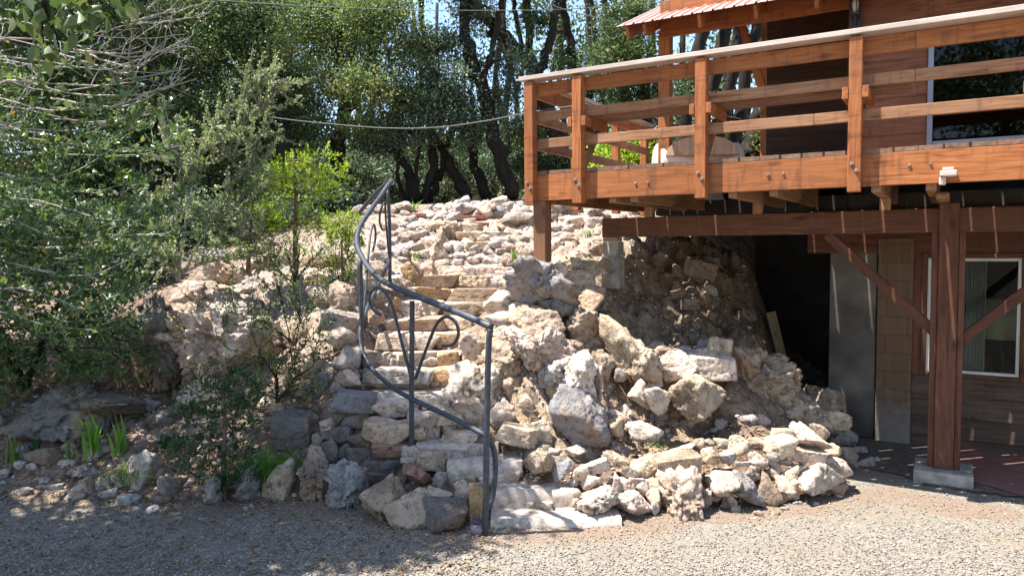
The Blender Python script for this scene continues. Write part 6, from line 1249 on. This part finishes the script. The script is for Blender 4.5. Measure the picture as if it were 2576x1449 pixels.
sapling("dark green cedar sapling growing from the stone edging in the shade", [(565, 1268, 6.05), (562, 1160, 6.1), (566, 1060, 6.15), (562, 930, 6.2)], .026, [(560, 945, 70, 34, 6.1), (610, 975, 50, 32, 6.1), (520, 985, 50, 28, 6.15), (630, 1020, 40, 26, 6.1), (580, 1030, 60, 30, 6.15), (510, 1050, 40, 30, 6.1), (470, 1040, 36, 22, 6.1), (610, 1070, 42, 24, 6.1), (540, 1100, 44, 26, 6.1), (470, 1140, 44, 30, 6.0), (430, 1120, 30, 18, 6.05), (560, 1165, 46, 28, 6.0), (610, 1140, 40, 22, 6.0), (490, 1180, 50, 28, 5.95), (625, 1190, 30, 20, 5.95), (570, 1215, 26, 18, 5.95)], MAT['cedar'], 4, .038, 480)
# small hollies and shrubs on the left slope
def small_shrub(label, stems, leaf, seed, lsz=(.03, .02), n_tw=16, bark='bark', per=120, lprob=.9):
    return branchy("shrub", label, "shrub", stems, lambda p: lprob, MAT[leaf], MAT[bark], lsz, .012, n_tw, seed, group="small shrubs on the left slope", per_m=per)
small_shrub("dark glossy holly shrub hanging over the rocks left of the steps", [[(735, 960, 7.3), (745, 850, 7.3), (770, 770, 7.3), (800, 740, 7.3)], [(735, 960, 7.3), (720, 840, 7.2), (700, 760, 7.2), (690, 720, 7.2)], [(740, 900, 7.3), (790, 840, 7.2), (830, 800, 7.2)], [(740, 860, 7.3), (690, 820, 7.2), (650, 800, 7.2)], [(740, 850, 7.3), (760, 790, 7.2), (740, 730, 7.2)], [(735, 920, 7.3), (780, 890, 7.2), (810, 860, 7.2)]], 'oak', 21, n_tw=6, per=70)
small_shrub("yellowish small leaved shrub above the dark sapling", [[(700, 1010, 6.9), (690, 940, 6.9), (660, 900, 6.9), (640, 880, 6.9)], [(700, 1010, 6.9), (740, 950, 6.85), (780, 920, 6.8), (810, 900, 6.8)], [(700, 1010, 6.9), (660, 980, 6.85), (640, 950, 6.85)], [(700, 1010, 6.9), (730, 980, 6.8), (760, 970, 6.8)], [(700, 1010, 6.9), (700, 930, 6.85), (720, 890, 6.85)], [(690, 990, 6.9), (760, 1000, 6.8), (790, 960, 6.8)]], 'lime_dull', 22, n_tw=6, per=55)
small_shrub("thin shrub with sparse grey leaves under the lime sapling", [[(740, 720, 8.2), (735, 670, 8.2), (720, 620, 8.2)], [(740, 720, 8.2), (770, 670, 8.2), (800, 640, 8.2)], [(740, 720, 8.2), (750, 650, 8.2), (745, 610, 8.2)], [(740, 720, 8.2), (700, 680, 8.2), (690, 650, 8.2)]], 'grey_leaf', 23, n_tw=9, per=45)
small_shrub("small leafy shrub at the foot of the sapling touching the handrail", [[(855, 745, 8.0), (850, 690, 8.0), (840, 640, 8.0)], [(855, 745, 8.0), (880, 690, 8.0), (890, 640, 8.0)], [(855, 745, 8.0), (860, 680, 8.0), (865, 620, 8.0)], [(856, 740, 8.0), (830, 690, 8.0), (815, 660, 8.0)]], 'lime_dull', 24, n_tw=8, per=70)
small_shrub("pale green twiggy shrub in front of the big pale outcrop", [[(560, 860, 7.4), (540, 820, 7.4), (500, 790, 7.4)], [(560, 860, 7.4), (600, 830, 7.4), (640, 815, 7.4)], [(560, 860, 7.4), (570, 800, 7.4), (590, 760, 7.4)], [(555, 860, 7.4), (500, 850, 7.3), (450, 830, 7.3)]], 'grey_leaf', 25, n_tw=8, per=40)
# blades: irises, lilies, grass tufts
def blades(name, label, cat, px, py, n, h, spread, leaf, seed, w=.028, bend=.25, group=None, dy=0):
    r = np.random.default_rng(seed); Y = hit(px, py) + dy; B = at(px, py, Y); B[2] = ground_z(B[0], B[1]) - .01 if B[1] > 5 else 0
    V, F_, T = [], [], []; k = 0
    for i in range(n):
        a = r.uniform(0, 6.283); b0 = np.array((r.normal(0, spread * .35), r.normal(0, spread * .3), 0)); out = np.array((math.cos(a), math.sin(a) * .7, 0)); hh = h * r.uniform(.55, 1.1); bd = bend * r.uniform(.3, 1.5); sd = np.array((-out[1], out[0], 0)) + r.normal(0, .3, 3) * np.array((1, 1, 0)); sd /= np.linalg.norm(sd); tn = r.normal(.5, .2); m_ = 7
        for j in range(m_):
            t = j / (m_ - 1); p = b0 + out * (bd * hh * t * t) + np.array((0, 0, hh * (t - bd * .55 * t ** 3))); ww = w * (1 - t ** 2.2) * .5 * (0.7 + .6 * t * (1 - t) * 2) + .0008
            V += [p - sd * ww, p + out * ww * .25, p + sd * ww]; T += [tn + .1 * t] * 3
            if j:
                q = k + j * 3; F_ += [(q - 3, q - 2, q + 1, q), (q - 2, q - 1, q + 2, q + 1)]
        k += m_ * 3
    me = mesh_np(name, V, F_, True); fattr(me, "tint", np.clip(T, 0, 1)); o = link(name, me, MAT[leaf]); o.location = B; tag(o, label, cat, group); return o
IG = "iris clumps along the shaded bank"
blades("iris_clump", "tallest bright green iris clump standing in a patch of sun", "iris", 240, 1116, 17, .5, .12, 'iris', 1, .04, .28, IG, -.2)
blades("iris_clump", "narrow bright iris clump right of the tallest one", "iris", 300, 1110, 10, .44, .07, 'iris', 2, .036, .2, IG, -.2)
blades("iris_clump", "dull iris clump at the far left edge of the bank", "iris", 35, 1118, 10, .36, .1, 'grass', 3, .03, .3, IG, -.2)
blades("iris_clump", "small shaded iris clump next to the brown boulder, second from the left", "iris", 90, 1112, 8, .24, .08, 'cedar', 4, .022, .35, IG, -.2)
blades("iris_clump", "low shaded iris clump just left of the tallest one", "iris", 185, 1112, 10, .26, .12, 'grass', 5, .022, .5, IG, -.2)
GG = "grass tufts on the slope"
blades("grass_tuft", "wide green arching grass tuft right of the dark sapling", "grass tuft", 690, 1150, 200, .3, .34, 'iris', 6, .01, .9, GG, -.15)
blades("grass_tuft", "pale grass tuft above the grey leaning stones of the edging", "grass tuft", 325, 1170, 130, .26, .26, 'grass', 7, .008, .9, GG, -.2)
blades("grass_tuft", "small weedy tuft between the white stones on the terrace below the deck", "grass tuft", 1655, 1060, 60, .13, .16, 'grass', 8, .006, .8, GG, -.25)
blades("grass_tuft", "strappy green plant by the brick at the top of the slope", "plant", 1042, 530, 12, .3, .08, 'iris', 9, .022, .6, GG, -.1)
blades("grass_tuft", "pale strappy plant beside the upper steps left of the deck's corner post", "plant", 1292, 652, 14, .28, .08, 'grass', 10, .02, .7, GG, -.1)
blades("grass_tuft", "tiny grass tuft among the white stones left of the upper steps", "grass tuft", 1050, 645, 22, .2, .08, 'grass', 11, .006, .4, GG, -.1)
blades("grass_tuft", "dry grass tuft in front of the grey stones on the crest", "grass tuft", 1320, 560, 40, .3, .12, 'litter', 12, .008, .5, GG, -.1)
blades("grass_tuft", "grass tuft on the sunny stones behind the deck's corner post", "grass tuft", 1485, 590, 40, .2, .12, 'grass', 13, .008, .7, GG, -.1)
blades("grass_tuft", "grass blade tuft growing from the low dry wall", "grass tuft", 1858, 1160, 8, .16, .05, 'grass', 14, .008, .9, GG, -.45)
blades("lily_plant", "broad leaved pale green plant at the foot of the lime sapling's trunk", "plant", 745, 665, 16, .5, .25, 'grass', 15, .06, .5, None, -.1)
# leaf litter
Cs, Ds = [], []
for i in range(5200):
    if i < 3600: px, py = random.uniform(-40, 900), random.uniform(930, 1265)
    else: px, py = random.uniform(1480, 2080), random.uniform(1040, 1240)
    Y = hit(px, py); P = at(px, py, Y); z = max(ground_z(P[0], P[1]), 0) if P[1] > 5 else 0
    Cs.append((P[0], P[1], z + .008)); a = random.uniform(0, 6.28); Ds.append((math.cos(a), math.sin(a), random.uniform(-.1, .4)))
for i in range(2600):
    px = random.uniform(-40, 1250); py = 1240 + 209 * random.random() ** 1.6; g = ground_px(px, py); Cs.append((g[0], g[1], .016)); a = random.uniform(0, 6.28); Ds.append((math.cos(a), math.sin(a), random.uniform(0, .3)))
link("fallen_leaves", leaf_mesh("fallen_leaves", Cs, Ds, .04 * rng.uniform(.5, 1.2, len(Cs)), .02, rng.random(len(Cs)), .4), MAT['litter'], kind="stuff")
# dead twigs
def stick(label, pts, rad): q = MB(); q.tube(smooth_path([at(*p) for p in pts], 12), np.linspace(rad, rad * .5, 13), 6); q.build("stick", MAT['bark_red'], smooth=True, label=label, cat="stick")
a = [ground_px(*q) for q in ((2010, 1214), (2065, 1234))]; q = MB(); q.tube([(a[0][0], a[0][1], .02), (a[1][0], a[1][1], .018)], .008, 6); q.build("stick", MAT['bark_red'], label="thin dry stick on the sunny gravel below the white slab of the low wall", cat="stick")
stick("pale broken branch under the holly shrub", [(690, 835, 7.3), (725, 870, 7.2), (752, 890, 7.1)], .028)
# overhead oak beside the drive: its low sprig shows at the top left, its crown shades the drive
r = np.random.default_rng(12); base = np.array((-6.3, 2.6, 0.0)); wood = MB()
tr = smooth_path([base, (-6.2, 2.8, 1.6), (-5.9, 3.2, 3.2), (-5.5, 3.8, 4.8), (-5.0, 4.4, 6.4)], 24); wood.tube(tr - base, np.linspace(.24, .1, len(tr)), 10)
bl = []
for k in range(96):
    c = np.array((r.uniform(-8.2, -2.9), r.uniform(3.3, 6.6), r.uniform(5.2, 6.9)))
    if vnoise(np.array((c * (0.8, 0.9, 0),)), 77)[0] < 0.02 or (c[0] > -3.4 and c[1] > 5.9): continue
    bl.append((c, (.52, .52, .36), int(r.uniform(22, 40)))); s_ = tr[-r.integers(2, 12)]; wood.tube(wiggle(s_, c, 7, .12) - base, np.linspace(.05, .015, 7), 5, False)
low = at(105, 70, 3.1); s_ = np.array((-3.6, 4.0, 5.1)); wood.tube(wiggle(s_, at(110, -60, 3.1), 7, .05) - base, np.linspace(.02, .008, 7), 5, False); wood.tube(wiggle(at(110, -60, 3.1), low, 6, .1) - base, np.linspace(.007, .003, 6), 5, False)
for k in range(26):
    c = np.array((r.uniform(-9.8, -6.3), r.uniform(6.6, 8.4), r.uniform(5.5, 7.0))); bl.append((c, (.62, .62, .38), int(r.uniform(24, 44))))
    s_ = tr[-r.integers(2, 8)]; wood.tube(wiggle(s_, c, 7, .1) - base, np.linspace(.05, .015, 7), 5, False)
C, D, T = cluster_points(bl, 28, .15, .3)
L_ = np.full(len(C), .115); sp_ = []
for x, y, n_ in ((70, 20, 16), (120, 40, 16), (180, 10, 16), (250, 15, 12), (110, 110, 9), (150, 125, 9), (300, -10, 12), (20, 15, 14), (200, 55, 6)):
    c = at(x, y, 3.1)
    sp_.append(c + r.normal(0, .045, (n_, 3)) * np.array((1, 1, .7)))
    wood.tube(wiggle(at(110, -60, 3.1), c, 5, .1) - base, np.linspace(.006, .003, 5), 4, False)
sp_ = np.concatenate(sp_); C = np.vstack((C, sp_)); D = np.vstack((D, r.normal(size=(len(sp_), 3)) * .5 + (0, 0, -.8))); T = np.concatenate((T, r.uniform(.2, .95, len(sp_)))); L_ = np.concatenate((L_, np.full(len(sp_), .085)))
rt = empty("oak_tree", base, label="oak leaning over the drive, its nearest dark leaf sprig hanging at the top left", cat="tree")
wood.build("trunk", MAT['bark'], rt, smooth=True); link("crown", leaf_mesh("crown", C - base, D, L_, L_ * .55, T), MAT['oak'], rt)
# trees across the drive, mirrored in the glass door
for k, (x, y) in enumerate(((-1, -5), (-4.5, -8), (1.5, -8), (-7.5, -11), (-2, -13))):
    r = np.random.default_rng(40 + k); base = np.array((x, y, 0.0)); q = MB(); tp_ = base + (0, 0, 5); q.tube(wiggle(base, tp_, 8, .06) - base, np.linspace(.2, .1, 8), 8)
    bl = [(base + (r.normal(0, 1.4), r.normal(0, 1.2), r.uniform(2.5, 7.5)), (1.3, 1.2, .9), 26) for _ in range(9)]; C, D, T = cluster_points(bl, 26, .3)
    rt = empty("oak_tree", base, label="oak across the drive, mirrored as blurred leaves in the upper glass door", cat="tree", group="oaks across the drive"); q.build("trunk", MAT['bark'], rt, smooth=True); link("crown", leaf_mesh("crown", C - base, D, .16, .09, T), MAT['oak'], rt)

# ------------------------------------------------------------------ overhead cables
def wire(label, pts, rad=.006):
    P = smooth_path([at(*p) for p in pts], 40); q = MB(); q.tube(P, rad, 6); q.build("cable", MAT['cable'], smooth=True, label=label, cat="cable", group="cables strung across the wood")
wire("thin topmost cable running along the upper edge of the wood to the roof", [(380, -12, 11), (700, 12, 11), (1000, 25, 11), (1300, 27, 11), (1500, 20, 11), (1720, 2, 11)], .005)
wire("thick sagging cable from the trees to the deck's corner", [(540, 270, 12), (700, 298, 11.5), (860, 315, 10.8), (980, 323, 10.2), (1100, 321, 9.5), (1220, 305, 8.6), (1330, 284, 7.6), (1480, 262, 7.4)], .0065)
wire("short cable dropping from the top edge between the trunks to the roof", [(1330, -10, 11), (1420, 25, 11), (1520, 50, 11), (1620, 74, 11), (1700, 85, 10.5)], .006)
wire("thin dark cable slanting through the pale branches on the left", [(-20, 95, 8), (200, 160, 9), (400, 210, 10), (600, 290, 11.5)], .005)
# ------------------------------------------------------------------ labels of the stones: look first, then what they lie beside
# the smallest stones go together as loose rubble that nobody could count
ROCKS.sort(key=lambda q: -q[3] * q[4])
tail = ROCKS[285:]; ROCKS = ROCKS[:285]
V, F_, K_, A_ = [], [], 0, []
for q in tail:
    o = q[0]; n_ = len(o.data.vertices); co = np.empty(n_ * 3, np.float32); o.data.vertices.foreach_get("co", co)
    Mx = np.array(Matrix.LocRotScale(o.location, o.rotation_euler, None)); V.append(co.reshape(-1, 3) @ Mx[:3, :3].T + Mx[:3, 3])
    f_ = np.empty(len(o.data.polygons) * 3, np.int32); o.data.polygons.foreach_get("vertices", f_); F_.append(f_.reshape(-1, 3) + K_); K_ += n_
    bpy.data.objects.remove(o)
o = link("loose_stones", mesh_np("loose_stones", np.concatenate(V), np.concatenate(F_), True), MAT['rock'], kind="stuff"); o.color = (0.5, 0.44, 0.4, 1)
LM = [(1222, 1330, "the foot of the handrail"), (1365, 600, "the deck's corner post"), (2388, 1190, "the concrete footing"), (1540, 640, "the concrete pier"), (562, 1100, "the dark sapling"), (240, 1080, "the tallest iris clump"), (690, 1140, "the wide grass tuft"), (2150, 900, "the grey door"), (1035, 1100, "the middle handrail post"),
      (745, 640, "the lime sapling's trunk"), (862, 650, "the sapling touching the handrail"), (1255, 575, "the wide brick"), (1045, 545, "the strappy plant on the crest"), (980, 650, "the upper handrail post"), (910, 800, "the third handrail post"), (1655, 1060, "the weedy tuft"), (1292, 640, "the pale strappy plant"), (640, 640, "the olive sapling")]
big = sorted(ROCKS, key=lambda q: -q[3] * q[4])
def dirn(dx, dy):
    if abs(dx) > 1.6 * abs(dy): return "right of" if dx > 0 else "left of"
    if abs(dy) > 1.6 * abs(dx): return "below" if dy > 0 else "above"
    return ("lower right of" if dx > 0 else "lower left of") if dy > 0 else ("upper right of" if dx > 0 else "upper left of")
def size_word(w, h):
    m = max(w, h); return "tiny" if m < 26 else "small" if m < 45 else "middling" if m < 85 else "large" if m < 140 else "huge"
def shape_word(w, h, k):
    if w > 2.3 * h: s = "long flat "
    elif h > 1.5 * w: s = "upright "
    else: s = ""
    return s + KNAME[k]
TAIL = {"slabs and stones of the stone steps": "in the steps", "stones stacked along the left side of the steps": "in the stacked side wall", "boulders on the right of the steps": "beside the steps", "stones of the terrace below the deck": "on the terrace",
        "stones of the low dry wall beside the gravel": "in the low wall", "stones edging the shaded drive": "in the shaded edging", "rocks on the left slope": "on the left slope", "loose pale stones on the upper slope": "on the upper slope"}
seen = {}
rows = []
for q in ROCKS:
    o, x, y, w, h, col, kind, region = q[:8]
    d = sorted(((x - a) ** 2 + (y - b_) ** 2, a, b_, n) for a, b_, n in LM)[0]
    base = f"{size_word(w, h)} {CNAME[col]} {shape_word(w, h, kind)} {TAIL.get(region, '')}, {dirn(x - d[1], y - d[2])} {d[3]}"
    if len(base.split()) > 14: base = f"{size_word(w, h)} {CNAME[col]} {shape_word(w, h, kind)} {dirn(x - d[1], y - d[2])} {d[3]}"
    rows.append((base, d[0], q)); seen.setdefault(base, []).append((d[0], q))
ORD = ["nearest", "second nearest", "third nearest", "fourth nearest", "fifth nearest", "sixth nearest", "seventh nearest", "eighth nearest"]
for base, qs in seen.items():
    qs.sort(key=lambda t: t[0])
    for i, (dd, q) in enumerate(qs):
        lab = base
        if len(qs) > 1: lab = base + ", " + (ORD[i] if i < 8 else "farther out")
        q[0]["label"] = lab; q[0]["group"] = q[7]
for q in ROCKS:
    if len(q[0]["label"].split()) > 16: q[0]["label"] = " ".join(q[0]["label"].split()[:16])
